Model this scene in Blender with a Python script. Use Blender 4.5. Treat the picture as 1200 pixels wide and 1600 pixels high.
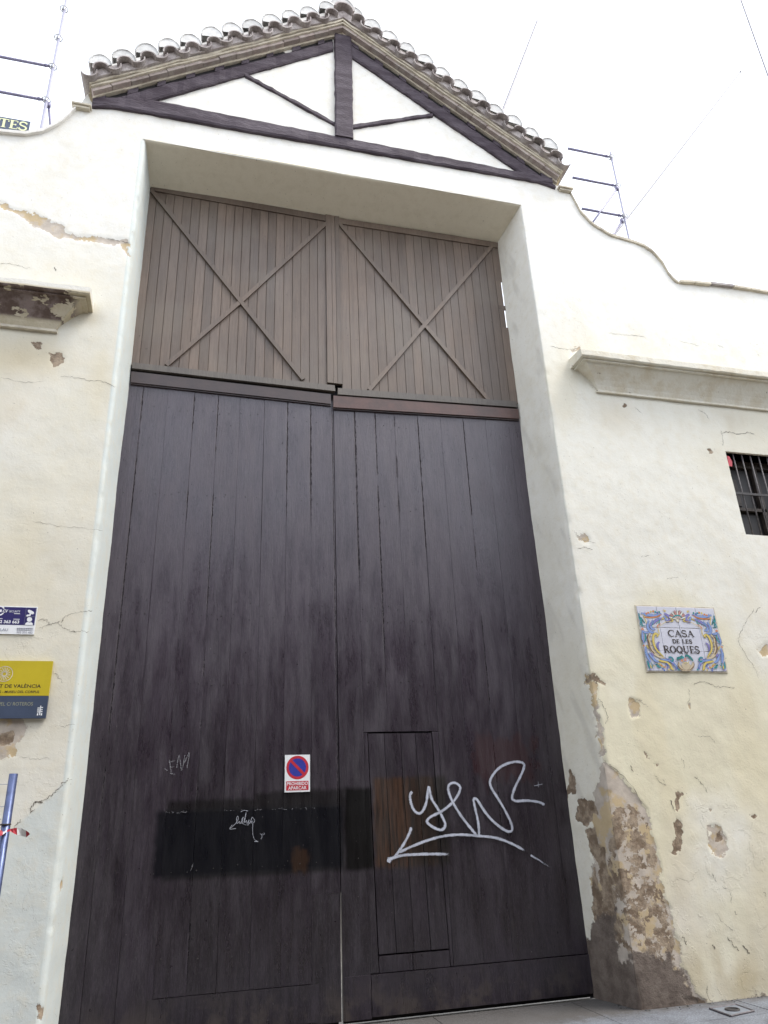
import bpy, math, random
import numpy as np
from mathutils import Vector, Matrix

rnd = random.Random(7)
S = bpy.context.scene
for o in list(bpy.data.objects):
    bpy.data.objects.remove(o)

# ------------------------------------------------------------------ camera
FPX, YAW, PITCH, ROLL = 1153.25, 0.2653, 0.3996, -0.0437
CAM = Vector((0.5714, -6.8972, 1.6))
D = 0.6188                       # depth of the gate behind the wall face
cy_, sy_ = math.cos(YAW), math.sin(YAW)
cp_, sp_ = math.cos(PITCH), math.sin(PITCH)
cr_, sr_ = math.cos(ROLL), math.sin(ROLL)
FW = Vector((sy_*cp_, cy_*cp_, sp_))
RT = Vector((cy_, -sy_, 0))
UP = RT.cross(FW)
R_ = cr_*RT + sr_*UP
U_ = -sr_*RT + cr_*UP
cam_d = bpy.data.cameras.new('camera')
cam = bpy.data.objects.new('camera', cam_d)
S.collection.objects.link(cam)
m3 = Matrix((R_, U_, -FW)).transposed()
cam.matrix_world = Matrix.Translation(CAM) @ m3.to_4x4()
cam_d.sensor_fit = 'HORIZONTAL'
cam_d.sensor_width = 36
cam_d.lens = FPX/1200*36
cam_d.clip_start = 0.05
cam_d.clip_end = 2000
S.camera = cam

def ray(u, v):
    return FW + R_*((u-600)/FPX) - U_*((v-800)/FPX)
def at(u, v, y=0.0):
    d = ray(u, v); return CAM + d*((y-CAM.y)/d.y)
def atz(u, v, z=0.0):
    d = ray(u, v); return CAM + d*((z-CAM.z)/d.z)
def atx(u, v, x):
    d = ray(u, v); return CAM + d*((x-CAM.x)/d.x)

# ------------------------------------------------------------------ world, sun, exposure
W = bpy.data.worlds.new('World'); S.world = W; W.use_nodes = True
nt = W.node_tree
bg = nt.nodes['Background']
sky = nt.nodes.new('ShaderNodeTexSky'); sky.sky_type = 'NISHITA'; sky.sun_disc = False
SUN_EL, SUN_AZ = math.radians(58), math.radians(118)   # azimuth measured from +Y towards +X
sky.sun_elevation = SUN_EL; sky.sun_rotation = SUN_AZ
sky.air_density = 1.0; sky.dust_density = 4.0; sky.ozone_density = 0.6
mixw = nt.nodes.new('ShaderNodeMix'); mixw.data_type = 'RGBA'
mixw.inputs[0].default_value = 0.62                    # thin high cloud over the clear sky
nt.links.new(sky.outputs[0], mixw.inputs[6])
mixw.inputs[7].default_value = (9.2, 9.6, 10.2, 1)
nt.links.new(mixw.outputs[2], bg.inputs[0])
bg.inputs[1].default_value = 0.10
sl = bpy.data.lights.new('sun', 'SUN'); sl.energy = 0.9; sl.angle = math.radians(24); sl.color = (1, .96, .9)
so = bpy.data.objects.new('sun', sl); S.collection.objects.link(so)
sd_ = Vector((math.sin(SUN_AZ)*math.cos(SUN_EL), math.cos(SUN_AZ)*math.cos(SUN_EL), math.sin(SUN_EL)))
so.rotation_euler = sd_.to_track_quat('Z', 'Y').to_euler(); so.location = (6, -4, 20)
S.view_settings.view_transform = 'Standard'; S.view_settings.look = 'None'
S.view_settings.exposure = 1.50; S.view_settings.gamma = 1
S.view_settings.use_curve_mapping = False

# ------------------------------------------------------------------ node helpers
class NG:
    def __init__(s, name):
        s.m = bpy.data.materials.new(name); s.m.use_nodes = True
        s.t = s.m.node_tree; s.b = s.t.nodes['Principled BSDF']; s.out = s.t.nodes['Material Output']
    def n(s, ty, **kw):
        x = s.t.nodes.new(ty)
        for k, v in kw.items(): setattr(x, k, v)
        return x
    def put(s, sock, v):
        if isinstance(v, bpy.types.NodeSocket): s.t.links.new(v, sock)
        elif v is not None:
            if isinstance(v, tuple) and len(v) == 3 and len(sock.default_value) == 4: v = v+(1,)
            sock.default_value = v
    def math(s, op, a, b=0.0, c=None, clamp=False):
        x = s.n('ShaderNodeMath', operation=op, use_clamp=clamp)
        s.put(x.inputs[0], a); s.put(x.inputs[1], b)
        if c is not None: s.put(x.inputs[2], c)
        return x.outputs[0]
    def mix(s, f, a, b, mode='MIX'):
        x = s.n('ShaderNodeMix', data_type='RGBA', blend_type=mode)
        s.put(x.inputs[0], f); s.put(x.inputs[6], a); s.put(x.inputs[7], b)
        return x.outputs[2]
    def step(s, v, a, b):
        x = s.n('ShaderNodeMapRange', interpolation_type='SMOOTHSTEP')
        s.put(x.inputs[0], v); x.inputs[1].default_value = a; x.inputs[2].default_value = b
        return x.outputs[0]
    def pos(s):
        if not hasattr(s, '_p'): s._p = s.n('ShaderNodeNewGeometry').outputs['Position']
        return s._p
    def xyz(s):
        if not hasattr(s, '_x'):
            q = s.n('ShaderNodeSeparateXYZ'); s.put(q.inputs[0], s.pos()); s._x = q.outputs
        return s._x
    def noise(s, scale, sc=(1, 1, 1), detail=4, rough=.55, off=None, dist=0):
        mp = s.n('ShaderNodeMapping'); s.put(mp.inputs[0], s.pos()); mp.inputs[3].default_value = sc
        if off is not None: s.put(mp.inputs[1], off)
        x = s.n('ShaderNodeTexNoise'); s.put(x.inputs[0], mp.outputs[0])
        x.inputs['Scale'].default_value = scale; x.inputs['Detail'].default_value = detail
        x.inputs['Roughness'].default_value = rough; x.inputs['Distortion'].default_value = dist
        return x.outputs[0]
    def attr(s, name):
        return s.n('ShaderNodeAttribute', attribute_name=name)
    def bump(s, h, strength=.5, dist=.01, prev=None):
        x = s.n('ShaderNodeBump'); x.inputs['Strength'].default_value = strength; x.inputs['Distance'].default_value = dist
        s.put(x.inputs['Height'], h)
        if prev is not None: s.put(x.inputs['Normal'], prev)
        return x.outputs[0]
    def done(s, col, rough=.8, normal=None, spec=None, metal=None):
        s.put(s.b.inputs['Base Color'], col); s.put(s.b.inputs['Roughness'], rough)
        if normal is not None: s.put(s.b.inputs['Normal'], normal)
        if spec is not None: s.put(s.b.inputs['Specular IOR Level'], spec)
        if metal is not None: s.b.inputs['Metallic'].default_value = metal
        return s.m

def simple(name, c, rough=.7, var=.25, scale=12, bump=.2, bd=.004, metal=None, spec=None, c2=None, sc=(1, 1, 1), objvar=0.0):
    g = NG(name)
    n1 = g.noise(scale, sc, 5); n2 = g.noise(scale*6, sc, 3)
    c2 = c2 or tuple(x*(1-var*1.6) for x in c)
    col = g.mix(g.step(n1, .35, .68), c, c2)
    col = g.mix(g.math('MULTIPLY', g.step(n2, .3, .75), var), col, tuple(x*.55 for x in c))
    if objvar:
        oi = g.n('ShaderNodeObjectInfo').outputs['Random']
        k = g.math('MULTIPLY_ADD', oi, objvar, 1-objvar/2)
        cc = g.n('ShaderNodeCombineColor'); 
        for i in range(3): g.put(cc.inputs[i], k)
        col = g.mix(1.0, col, cc.outputs[0], 'MULTIPLY')
    nn = g.bump(n2, bump, bd) if bump else None
    return g.done(col, rough, nn, spec, metal)

# plaster driven by vertex attributes: base colour + three signed distances of lost paint layers
def plaster(name='plaster', attrs=True):
    g = NG(name)
    f1 = g.noise(9, detail=6, rough=.62); f2 = g.noise(38, detail=5, rough=.6); f3 = g.noise(160, detail=3)
    fl = g.noise(3.2, detail=7, rough=.6, dist=.35)
    if attrs:
        base = g.attr('base').outputs['Color']
        sd = [g.attr('sd%d' % i).outputs['Fac'] for i in (1, 2, 3)]
        flake = g.attr('flake').outputs['Fac']
    else:
        base = (.82, .765, .63); flake = .15  # base kept pale and warm to stand in for bounce on the soffit
    col = g.mix(g.math('MULTIPLY', g.step(f1, .42, .75), .35), base, (.66, .60, .46))
    col = g.mix(g.math('MULTIPLY', g.step(g.noise(1.1, (1, 1, .45), 6, .6), .48, .72), .30), col, (.60, .55, .43))
    col = g.mix(g.math('MULTIPLY', g.step(f2, .55, .8), .22), col, (.50, .46, .38))
    # thin specks and pin holes
    sp = g.step(g.noise(48, detail=3, off=(3.1, 0, 9)), .70, .735)
    col = g.mix(g.math('MULTIPLY', sp, .75), col, (.22, .19, .16))
    # flaking paint: plateaus of a noise, only their rims read
    pl = g.step(fl, .560, .572)
    pl2 = g.step(g.noise(7.5, detail=6, rough=.6, dist=.4, off=(5, 1, 2)), .60, .612)
    hh = g.math('MULTIPLY', g.math('ADD', pl, g.math('MULTIPLY', pl2, .7)), flake)
    rim = g.math('MULTIPLY', g.math('MULTIPLY', pl, g.math('SUBTRACT', 1, g.step(fl, .572, .590))), flake)
    rim2 = g.math('MULTIPLY', g.step(g.noise(7.5, detail=6, rough=.6, dist=.4, off=(5, 1, 2)), .675, .685), flake)
    col = g.mix(g.math('MULTIPLY', rim, .22), col, (.38, .34, .27))
    col = g.mix(g.math('MULTIPLY', rim2, .55), col, (.55, .47, .36))
    height = g.math('MULTIPLY_ADD', f2, .25, g.math('MULTIPLY', hh, .35))
    height = g.math('MULTIPLY_ADD', f3, .06, height)
    height = g.math('MULTIPLY_ADD', f1, .5, height)
    if attrs:
        e1 = g.math('MULTIPLY', g.math('SUBTRACT', g.noise(14, detail=6, rough=.65, off=(1, 7, 3)), .5), .16)
        e2 = g.math('MULTIPLY', g.math('SUBTRACT', g.noise(7, detail=8, rough=.68, off=(4, 2, 8)), .5), .62)
        e3 = g.math('MULTIPLY', g.math('SUBTRACT', g.noise(10, detail=7, rough=.68, off=(9, 3, 1)), .5), .34)
        m1 = g.step(g.math('ADD', sd[0], e1), -.002, .004)
        m2 = g.math('MAXIMUM', g.step(g.math('ADD', sd[1], g.math('MULTIPLY', e1, .7)), -.002, .004), g.step(g.math('ADD', g.math('MINIMUM', g.attr('sd4').outputs['Fac'], .004), g.math('MULTIPLY', e2, .55)), -.003, .006))
        m3_ = g.step(g.math('ADD', sd[2], e3), -.02, .03)
        c1 = g.mix(g.step(f1, .3, .7), (.56, .50, .43), (.43, .375, .32))
        c2 = g.mix(g.step(f1, .38, .62), (.20, .145, .10), (.40, .32, .235))
        c2 = g.mix(g.math('MULTIPLY', g.step(f2, .4, .7), .35), c2, (.13, .105, .09))
        oc = g.step(g.noise(4.5, detail=6, off=(2, 2, 2)), .49, .58)
        c1 = g.mix(g.math('MULTIPLY', oc, .7), c1, (.52, .39, .20))
        c3 = g.mix(g.step(f1, .3, .7), (.12, .095, .08), (.20, .165, .14))
        col = g.mix(m1, col, c1); col = g.mix(m2, col, c2); col = g.mix(m3_, col, c3)
        height = g.math('SUBTRACT', height, g.math('MULTIPLY', m1, .55))
        height = g.math('SUBTRACT', height, g.math('MULTIPLY', m2, .7))
        height = g.math('MULTIPLY_ADD', g.math('MULTIPLY', g.math('ADD', m2, m3_), f2), .9, height)
    return g.done(col, .88, g.bump(height, .5, .012), .25)

# gate wood, position masks for the repainted bands and the bare wood
def box_mask(g, x0, x1, z0, z1, soft=.015, wob=.05, ns=9):
    X, Y, Z = g.xyz()
    nz = g.math('MULTIPLY', g.math('SUBTRACT', g.noise(ns, (1, 1, .6), 5, .6), .5), wob)
    nx = g.math('ADD', X, nz); nzz = g.math('ADD', Z, nz)
    m = g.math('MULTIPLY', g.step(nx, x0-soft, x0+soft), g.math('SUBTRACT', 1, g.step(nx, x1-soft, x1+soft)))
    m = g.math('MULTIPLY', m, g.step(nzz, z0-soft, z0+soft))
    return g.math('MULTIPLY', m, g.math('SUBTRACT', 1, g.step(nzz, z1-soft, z1+soft)))

def gate_wood(name, ca, cb, masks=False, rough=(.38, .62), spec=.5):
    g = NG(name)
    oi = g.n('ShaderNodeObjectInfo').outputs['Random']
    cx = g.n('ShaderNodeCombineXYZ'); g.put(cx.inputs[0], g.math('MULTIPLY', oi, 9)); g.put(cx.inputs[2], g.math('MULTIPLY', oi, 5))
    off = cx.outputs[0]
    gr = g.noise(7, (9, 1, .35), 6, .62, off); gr2 = g.noise(30, (5, 1, .22), 5, .65, off)
    bl = g.noise(2.2, (1.3, 1, .5), 6, .62); sc_ = g.noise(24, (1, 1, .8), 5, .7)
    col = g.mix(g.step(gr, .3, .72), ca, cb)
    col = g.mix(g.math('MULTIPLY', g.step(bl, .44, .64), .28), col, tuple(x*1.6 for x in cb))
    col = g.mix(g.math('MULTIPLY', g.step(g.noise(3.4, (4.5, 1, .35), 7, .68, off), .48, .64), .22), col, tuple(x*.55 for x in ca))
    col = g.mix(g.math('MULTIPLY', g.step(gr2, .55, .75), .55), col, tuple(x*.35 for x in ca))
    k = g.math('MULTIPLY_ADD', oi, .44, .78)
    cc = g.n('ShaderNodeCombineColor'); [g.put(cc.inputs[i], k) for i in range(3)]
    col = g.mix(1.0, col, cc.outputs[0], 'MULTIPLY')
    rgh = g.math('MULTIPLY_ADD', g.step(bl, .3, .7), rough[1]-rough[0], rough[0])
    if masks:
        X, Y, Z = g.xyz()
        # sky reflection painted into the colour: boards paler with height, mottled
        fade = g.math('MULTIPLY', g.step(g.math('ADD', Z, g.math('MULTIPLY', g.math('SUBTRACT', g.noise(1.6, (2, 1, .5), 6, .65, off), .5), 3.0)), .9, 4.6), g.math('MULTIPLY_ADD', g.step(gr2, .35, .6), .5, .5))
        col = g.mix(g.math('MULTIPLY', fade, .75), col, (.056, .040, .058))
        mo = g.noise(3.6, (3.0, 1, .55), 9, .66, off)
        col = g.mix(g.math('MULTIPLY', g.step(mo, .50, .68), .16), col, (.075, .062, .076))
        col = g.mix(g.math('MULTIPLY', g.step(mo, .50, .34), .22), col, (.008, .006, .009))
        fg = g.noise(70, (5, 1, .35), 4, .75, off); fs_ = g.noise(44, (1, 1, .8), 5, .75, off)
        col = g.mix(g.math('MULTIPLY', g.step(fg, .50, .62), .35), col, (.095, .080, .092))
        col = g.mix(g.math('MULTIPLY', g.step(fs_, .60, .66), .45), col, (.008, .006, .008))
        # chewed, splintered edges along some joints
        sn = g.noise(34, (1, 1, .5), 6, .75, (2, 5, 7)); wv = g.noise(2.6, (.4, 1, 1), 4, .6, (8, 8, 1)); wear = None
        for us, lo_, hi_, kk in ((564, 900, 615, 1.3), (600, 1010, 640, 1), (634, 800, 640, 1.4), (675, 880, 650, .8), (445, 790, 620, .9), (486, 800, 625, 1.2), (278, 800, 650, .7), (321, 1500, 900, .6), (755, 1300, 900, .6), (524, 1400, 640, .7), (185, 1300, 640, .7)):
            xs2 = at(us, 995, D).x; d_ = g.math('ABSOLUTE', g.math('SUBTRACT', g.math('MULTIPLY_ADD', g.math('SUBTRACT', sn, .5), .045, X), xs2))
            w2 = g.math('MULTIPLY', g.math('SUBTRACT', 1, g.step(d_, .002, .013*kk)), g.math('MULTIPLY', g.step(Z, at(us, lo_, D).z-.3, at(us, lo_, D).z+.2), g.step(wv, .40, .52)))
            wear = w2 if wear is None else g.math('MAXIMUM', wear, w2)
        col = g.mix(g.math('MULTIPLY', wear, .85), col, g.mix(g.step(sn, .45, .6), (.007, .006, .007), (.075, .065, .07)))
        fis = g.step(g.noise(26, (7, 1, .10), 4, .7, off), .66, .70)
        col = g.mix(g.math('MULTIPLY', fis, .75), col, (.006, .005, .006))
        def bm(u0, v0, u1, v1, **k):
            a, b = at(u0, v0, D), at(u1, v1, D)
            return box_mask(g, min(a.x, b.x), max(a.x, b.x), min(a.z, b.z), max(a.z, b.z), **k)
        # worn paint
        col = g.mix(g.math('MULTIPLY', bm(738, 1150, 836, 1222, wob=.55, ns=6, soft=.05), .7), col, (.038, .015, .018))
        top = bm(262, 1252, 537, 1360, wob=.05, soft=.03); ext = bm(400, 1238, 537, 1300, wob=.10, soft=.03)
        low = bm(245, 1268, 537, 1356, wob=.06, soft=.035, ns=16)
        up = g.math('MAXIMUM', top, ext)
        col = g.mix(g.math('MULTIPLY', up, .8), col, (.006, .0055, .0055))
        col = g.mix(g.math('MULTIPLY', low, .92), col, (.0045, .0048, .0075))
        rb = bm(537, 1232, 585, 1358, wob=.06, soft=.03)
        col = g.mix(rb, col, (.004, .0035, .0038))
        br = bm(583, 1216, 705, 1350, wob=.08, soft=.03, ns=14)
        wood = g.mix(g.step(gr, .36, .62), (.014, .009, .007), g.mix(g.step(X, at(640, 1280, D).x-.08, at(640, 1280, D).x+.08), (.060, .029, .017), (.030, .017, .012)))
        wood = g.mix(bm(676, 1205, 715, 1360, wob=.05), wood, (.011, .008, .008))
        col = g.mix(br, col, wood)
        col = g.mix(g.math('MULTIPLY', bm(456, 1326, 482, 1362, wob=.12, soft=.03, ns=20), .8), col, (.034, .018, .011))
        # dust along the foot
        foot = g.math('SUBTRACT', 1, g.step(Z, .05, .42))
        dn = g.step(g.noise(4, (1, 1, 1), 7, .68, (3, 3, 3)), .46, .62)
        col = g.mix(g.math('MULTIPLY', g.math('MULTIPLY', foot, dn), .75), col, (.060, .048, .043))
    if not masks:
        st = g.noise(10, (6, 1, .25), 6, .7, off)
        col = g.mix(g.math('MULTIPLY', g.step(st, .52, .7), .5), col, tuple(x*.5 for x in ca))
        col = g.mix(g.math('MULTIPLY', g.step(g.noise(1.3, detail=5), .45, .65), .35), col, (.15, .125, .10))
    # pale scuffs and chips
    chip = g.step(g.noise(38, (1, 1, .7), 4, .7, (7, 1, 4)), .70, .73)
    col = g.mix(g.math('MULTIPLY', chip, .5), col, (.20, .18, .18))
    dk = g.step(g.noise(31, (1, 1, .6), 4, .7, (1, 8, 2)), .69, .715)
    col = g.mix(g.math('MULTIPLY', dk, .8), col, (.006, .005, .006))
    h = g.math('MULTIPLY_ADD', gr2, .8, g.math('MULTIPLY', gr, .6))
    h = g.math('MULTIPLY_ADD', sc_, .5, h)
    if masks: h = g.math('SUBTRACT', g.math('MULTIPLY_ADD', mo, .5, h), g.math('MULTIPLY', wear, 1.2)); rgh = g.math('MULTIPLY_ADD', g.step(mo, .35, .65), .14, g.math('SUBTRACT', rgh, .07))
    sv = g.math('MULTIPLY', g.math('SUBTRACT', 1, g.math('MULTIPLY', dk, .9)), spec)
    if masks:
        sv = g.math('MULTIPLY', sv, g.math('SUBTRACT', 1, g.math('MULTIPLY', g.math('MAXIMUM', g.math('MAXIMUM', low, rb), g.math('MULTIPLY', up, .7)), .62)))
        sv = g.math('MULTIPLY', sv, g.math('SUBTRACT', 1, g.math('MULTIPLY', g.math('MAXIMUM', wear, fis), .92)))
        sv = g.math('MULTIPLY', sv, g.math('MULTIPLY_ADD', g.step(mo, .32, .62), .18, .84))
    return g.done(col, rgh, g.bump(h, .38, .006), sv)

M = {}
M['plaster'] = plaster('plaster')
M['plaster_plain'] = plaster('plaster_plain', False)
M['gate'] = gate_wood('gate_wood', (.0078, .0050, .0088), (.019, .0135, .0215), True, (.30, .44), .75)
M['panel'] = gate_wood('panel_wood', (.098, .068, .050), (.135, .098, .074), False, (.40, .58), .6)
M['panel_rail'] = gate_wood('panel_rail_wood', (.105, .09, .08), (.13, .115, .10), False, (.45, .6))
M['rail'] = simple('painted_rail', (.060, .040, .038), .4, .3, 6, .15, .003, c2=(.045, .032, .033))
M['beam'] = simple('weathered_beam', (.042, .027, .040), .75, .45, 5, .7, .014, c2=(.100, .080, .098), sc=(.5, 1, 2.2))
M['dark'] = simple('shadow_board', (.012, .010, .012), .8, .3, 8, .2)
M['brick'] = simple('eave_brick', (.34, .275, .25), .9, .3, 8, .5, .006, c2=(.45, .40, .36), objvar=.35)
M['tile'] = simple('clay_tile', (.30, .26, .25), .9, .4, 9, .5, .006, c2=(.50, .46, .44), objvar=.4)
M['lime'] = simple('limewash', (.78, .76, .72), .9, .1, 10, .3, .006, c2=(.70, .67, .62), objvar=.1)
M['oldlime'] = simple('old_limewash', (.68, .68, .66), .9, .2, 14, .5, .008, c2=(.55, .545, .53), objvar=.2)
M['mortar'] = simple('cream_mortar', (.64, .585, .47), .9, .15, 10, .5, .008, c2=(.46, .41, .33))
M['zinc'] = simple('galvanised_steel', (.50, .51, .54), .4, .2, 20, .1, .002, metal=.6)
M['concrete'] = simple('concrete', (.20, .22, .25), .85, .35, 3, .5, .008, c2=(.14, .155, .175))
M['iron'] = simple('old_iron', (.05, .045, .045), .6, .3, 30, .2, .002)
M['white'] = simple('white_enamel', (.78, .80, .82), .35, .04, 30, 0)
M['red'] = simple('red_enamel', (.50, .030, .050), .4, .1, 30, 0)
M['blue'] = simple('blue_enamel', (.035, .045, .33), .4, .1, 30, 0)
M['navy'] = simple('navy_print', (.022, .016, .115), .4, .06, 30, 0)
M['yellow'] = simple('yellow_paint', (.52, .41, .018), .4, .05, 4, 0)
M['slate'] = simple('slate_blue_paint', (.055, .075, .125), .4, .1, 6, 0)
M['ink'] = simple('dark_print', (.030, .020, .015), .5, .1, 30, 0)
M['inkgrey'] = simple('grey_print', (.20, .21, .28), .5, .1, 30, 0)
M['pale'] = simple('pale_yellow_print', (.70, .72, .42), .5, .05, 30, 0)
M['greyyellow'] = simple('faded_yellow_print', (.30, .31, .22), .5, .05, 30, 0)
M['glass'] = simple('dark_glass', (.016, .013, .013), .45, .1, 5, 0)
M['sash'] = simple('brown_sash', (.075, .058, .048), .55, .3, 9, .2)
M['rail2'] = simple('reddish_rail', (.105, .052, .042), .4, .3, 6, .15, .003, c2=(.07, .04, .035))
M['barm'] = simple('grey_bar', (.16, .145, .145), .6, .3, 20, .1)
M['crack'] = simple('crack_shadow', (.19, .165, .135), .95, .4, 30, 0)
M['glaze'] = simple('glazed_tile', (.62, .63, .71), .18, .04, 8, .05, .001)
M['post'] = simple('blue_grey_steel', (.10, .13, .26), .28, .2, 20, .05, .001, metal=.5)
M['sheetmetal'] = simple('cover_metal', (.15, .135, .145), .6, .3, 20, .2, .002, metal=.3)

def colour_attr_material(name, rough=.35):
    g = NG(name)
    return g.done(g.attr('col').outputs['Color'], rough)
M['glaze_paint'] = colour_attr_material('glaze_paint', .25)

def spray_material(name, c, dens=1.0, c2=None):
    g = NG(name)
    a = g.attr('alpha').outputs['Fac']
    nz = g.noise(90, detail=4, rough=.7); nz2 = g.noise(14, detail=3)
    k = g.math('MULTIPLY_ADD', g.math('SUBTRACT', nz, .5), 1.3, a)
    k = g.math('MULTIPLY', g.step(k, .15, .95), g.math('MULTIPLY_ADD', g.step(nz2, .3, .6), .25, .75))
    k = g.math('MULTIPLY', k, dens)
    tr = g.n('ShaderNodeBsdfTransparent'); mx = g.n('ShaderNodeMixShader')
    g.done(c, .6)
    g.put(mx.inputs[0], k); g.put(mx.inputs[1], tr.outputs[0]); g.put(mx.inputs[2], g.b.outputs[0])
    g.put(g.out.inputs[0], mx.outputs[0])
    return g.m
M['spray'] = spray_material('white_spray_paint', (.52, .55, .64), .95)
M['chalk'] = spray_material('pale_marker', (.42, .44, .50), .85)

M['faint'] = spray_material('faint_drip', (.25, .25, .27), .6)
# ------------------------------------------------------------------ mesh helpers
class MB:
    def __init__(s): s.v = []; s.f = []; s.mi = []
    def add(s, vs, fs, mi=0):
        b = len(s.v); s.v += [tuple(v) for v in vs]; s.f += [tuple(b+i for i in f) for f in fs]; s.mi += [mi]*len(fs); return s
    def box(s, x0, x1, y0, y1, z0, z1, mi=0):
        return s.add([(x0,y0,z0),(x1,y0,z0),(x1,y1,z0),(x0,y1,z0),(x0,y0,z1),(x1,y0,z1),(x1,y1,z1),(x0,y1,z1)],
                     [(0,3,2,1),(4,5,6,7),(0,1,5,4),(1,2,6,5),(2,3,7,6),(3,0,4,7)], mi)
    def prism(s, pts, y0, y1, mi=0):
        """pts: (x,z) counter-clockwise seen from -Y, extruded from y0 (front) to y1"""
        n = len(pts)
        vs = [(x, y0, z) for x, z in pts]+[(x, y1, z) for x, z in pts]
        fs = [tuple(range(n)), tuple(range(2*n-1, n-1, -1))]+[(i, i+n, (i+1) % n+n, (i+1) % n) for i in range(n)]
        return s.add(vs, fs, mi)
    def rings(s, rings, cap=True, closed=True, mi=0):
        n = len(rings[0]); vs = [p for r in rings for p in r]; fs = []
        for i in range(len(rings)-1):
            for j in range(n if closed else n-1):
                k = (j+1) % n
                fs.append((i*n+j, i*n+k, (i+1)*n+k, (i+1)*n+j))
        if cap: fs += [tuple(range(n-1, -1, -1)), tuple(range((len(rings)-1)*n, len(rings)*n))]
        return s.add(vs, fs, mi)
    def tube(s, path, r, n=10, mi=0):
        rr = []
        path = [Vector(p) for p in path]
        for i, p in enumerate(path):
            d = (path[min(i+1, len(path)-1)]-path[max(i-1, 0)]).normalized()
            a = d.orthogonal().normalized() if i == 0 else (a_prev-d*a_prev.dot(d)).normalized()
            a_prev = a; b = d.cross(a)
            q = r[i] if isinstance(r, (list, tuple)) else r
            rr.append([p+(a*math.cos(t)+b*math.sin(t))*q for t in [2*math.pi*k/n for k in range(n)]])
        return s.rings(rr, mi=mi)
    def torus(s, c, R, r, n=18, m=6):
        c = Vector(c); rr = []
        for i in range(n+1):
            t = 2*math.pi*i/n
            e = Vector((math.cos(t), math.sin(t), 0))
            rr.append([c+e*(R+r*math.cos(q))+Vector((0, 0, r*math.sin(q))) for q in [2*math.pi*k/m for k in range(m)]])
        return s.rings(rr, cap=False)
    def build(s, name, mats, parent=None, org=(0, 0, 0), smooth=False):
        me = bpy.data.meshes.new(name)
        o_ = Vector(org)
        me.from_pydata([(v[0]-o_.x, v[1]-o_.y, v[2]-o_.z) for v in s.v], [], s.f)
        if not isinstance(mats, (list, tuple)): mats = [mats]
        for m in mats: me.materials.append(m)
        if len(mats) > 1: me.polygons.foreach_set('material_index', s.mi)
        if smooth: me.polygons.foreach_set('use_smooth', [True]*len(me.polygons))
        me.update()
        o = bpy.data.objects.new(name, me); S.collection.objects.link(o)
        if parent: o.parent = parent
        return o

def tag(o, label=None, cat=None, group=None, kind=None):
    if label: o['label'] = label
    if cat: o['category'] = cat
    if group: o['group'] = group
    if kind: o['kind'] = kind
    return o
def thing(name, label, cat, loc=(0, 0, 0), group=None):
    o = bpy.data.objects.new(name, None); S.collection.objects.link(o); o.location = loc
    o.empty_display_size = .2
    return tag(o, label, cat, group)
def inst(me, name, parent, loc, rot=(0, 0, 0), scale=(1, 1, 1), mat=None):
    o = bpy.data.objects.new(name, me); S.collection.objects.link(o); o.parent = parent
    o.location = loc; o.rotation_euler = rot; o.scale = scale
    return o
def set_float(me, name, arr):
    a = me.attributes.new(name, 'FLOAT', 'POINT'); a.data.foreach_set('value', np.asarray(arr, dtype=np.float32))
def set_color(me, name, arr):
    a = me.attributes.new(name, 'FLOAT_COLOR', 'POINT')
    q = np.ones((len(arr), 4), np.float32); q[:, :3] = arr; a.data.foreach_set('color', q.ravel())

def catmull(pts, n=8):
    P = [Vector(p) for p in pts]; P = [2*P[0]-P[1]]+P+[2*P[-1]-P[-2]]; out = []
    for i in range(1, len(P)-2):
        for k in range(n):
            t = k/n; a, b, c, d = P[i-1:i+3]
            out.append(.5*((2*b)+(c-a)*t+(2*a-5*b+4*c-d)*t*t+(3*b-a-3*c+d)*t*t*t))
    out.append(P[-2]); return out

# numpy value noise
def vnoise(x, y, seed=0):
    xi = np.floor(x).astype(np.int64); yi = np.floor(y).astype(np.int64); xf = x-xi; yf = y-yi
    def h(a, b):
        n = (a*374761393+b*668265263+seed*974711) & 0x7fffffff
        n = ((n ^ (n >> 13))*1274126177) & 0x7fffffff
        return ((n ^ (n >> 16)) & 0xffff)/65535.0
    u = xf*xf*(3-2*xf); v = yf*yf*(3-2*yf)
    return (h(xi, yi)*(1-u)+h(xi+1, yi)*u)*(1-v)+(h(xi, yi+1)*(1-u)+h(xi+1, yi+1)*u)*v
def fbm(x, y, f=1.0, oct=4, seed=0):
    s = np.zeros_like(x, dtype=float); a = .5; t = 0
    for i in range(oct):
        s += a*vnoise(x*f, y*f, seed+i*17); t += a; a *= .5; f *= 2.03
    return s/t
def sdpoly(X, Z, P):
    """positive inside"""
    P = np.array(P, float); n = len(P); d = np.full(X.shape, 1e9); ins = np.zeros(X.shape, bool)
    for i in range(n):
        a = P[i]; b = P[(i+1) % n]; e = b-a; wx = X-a[0]; wz = Z-a[1]
        t = np.clip((wx*e[0]+wz*e[1])/(e@e+1e-12), 0, 1)
        d = np.minimum(d, (wx-t*e[0])**2+(wz-t*e[1])**2)
        c = ((a[1] > Z) != (b[1] > Z)) & (X < (b[0]-a[0])*(Z-a[1])/(b[1]-a[1]+1e-12)+a[0])
        ins ^= c
    d = np.sqrt(d); return np.where(ins, d, -d)

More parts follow.
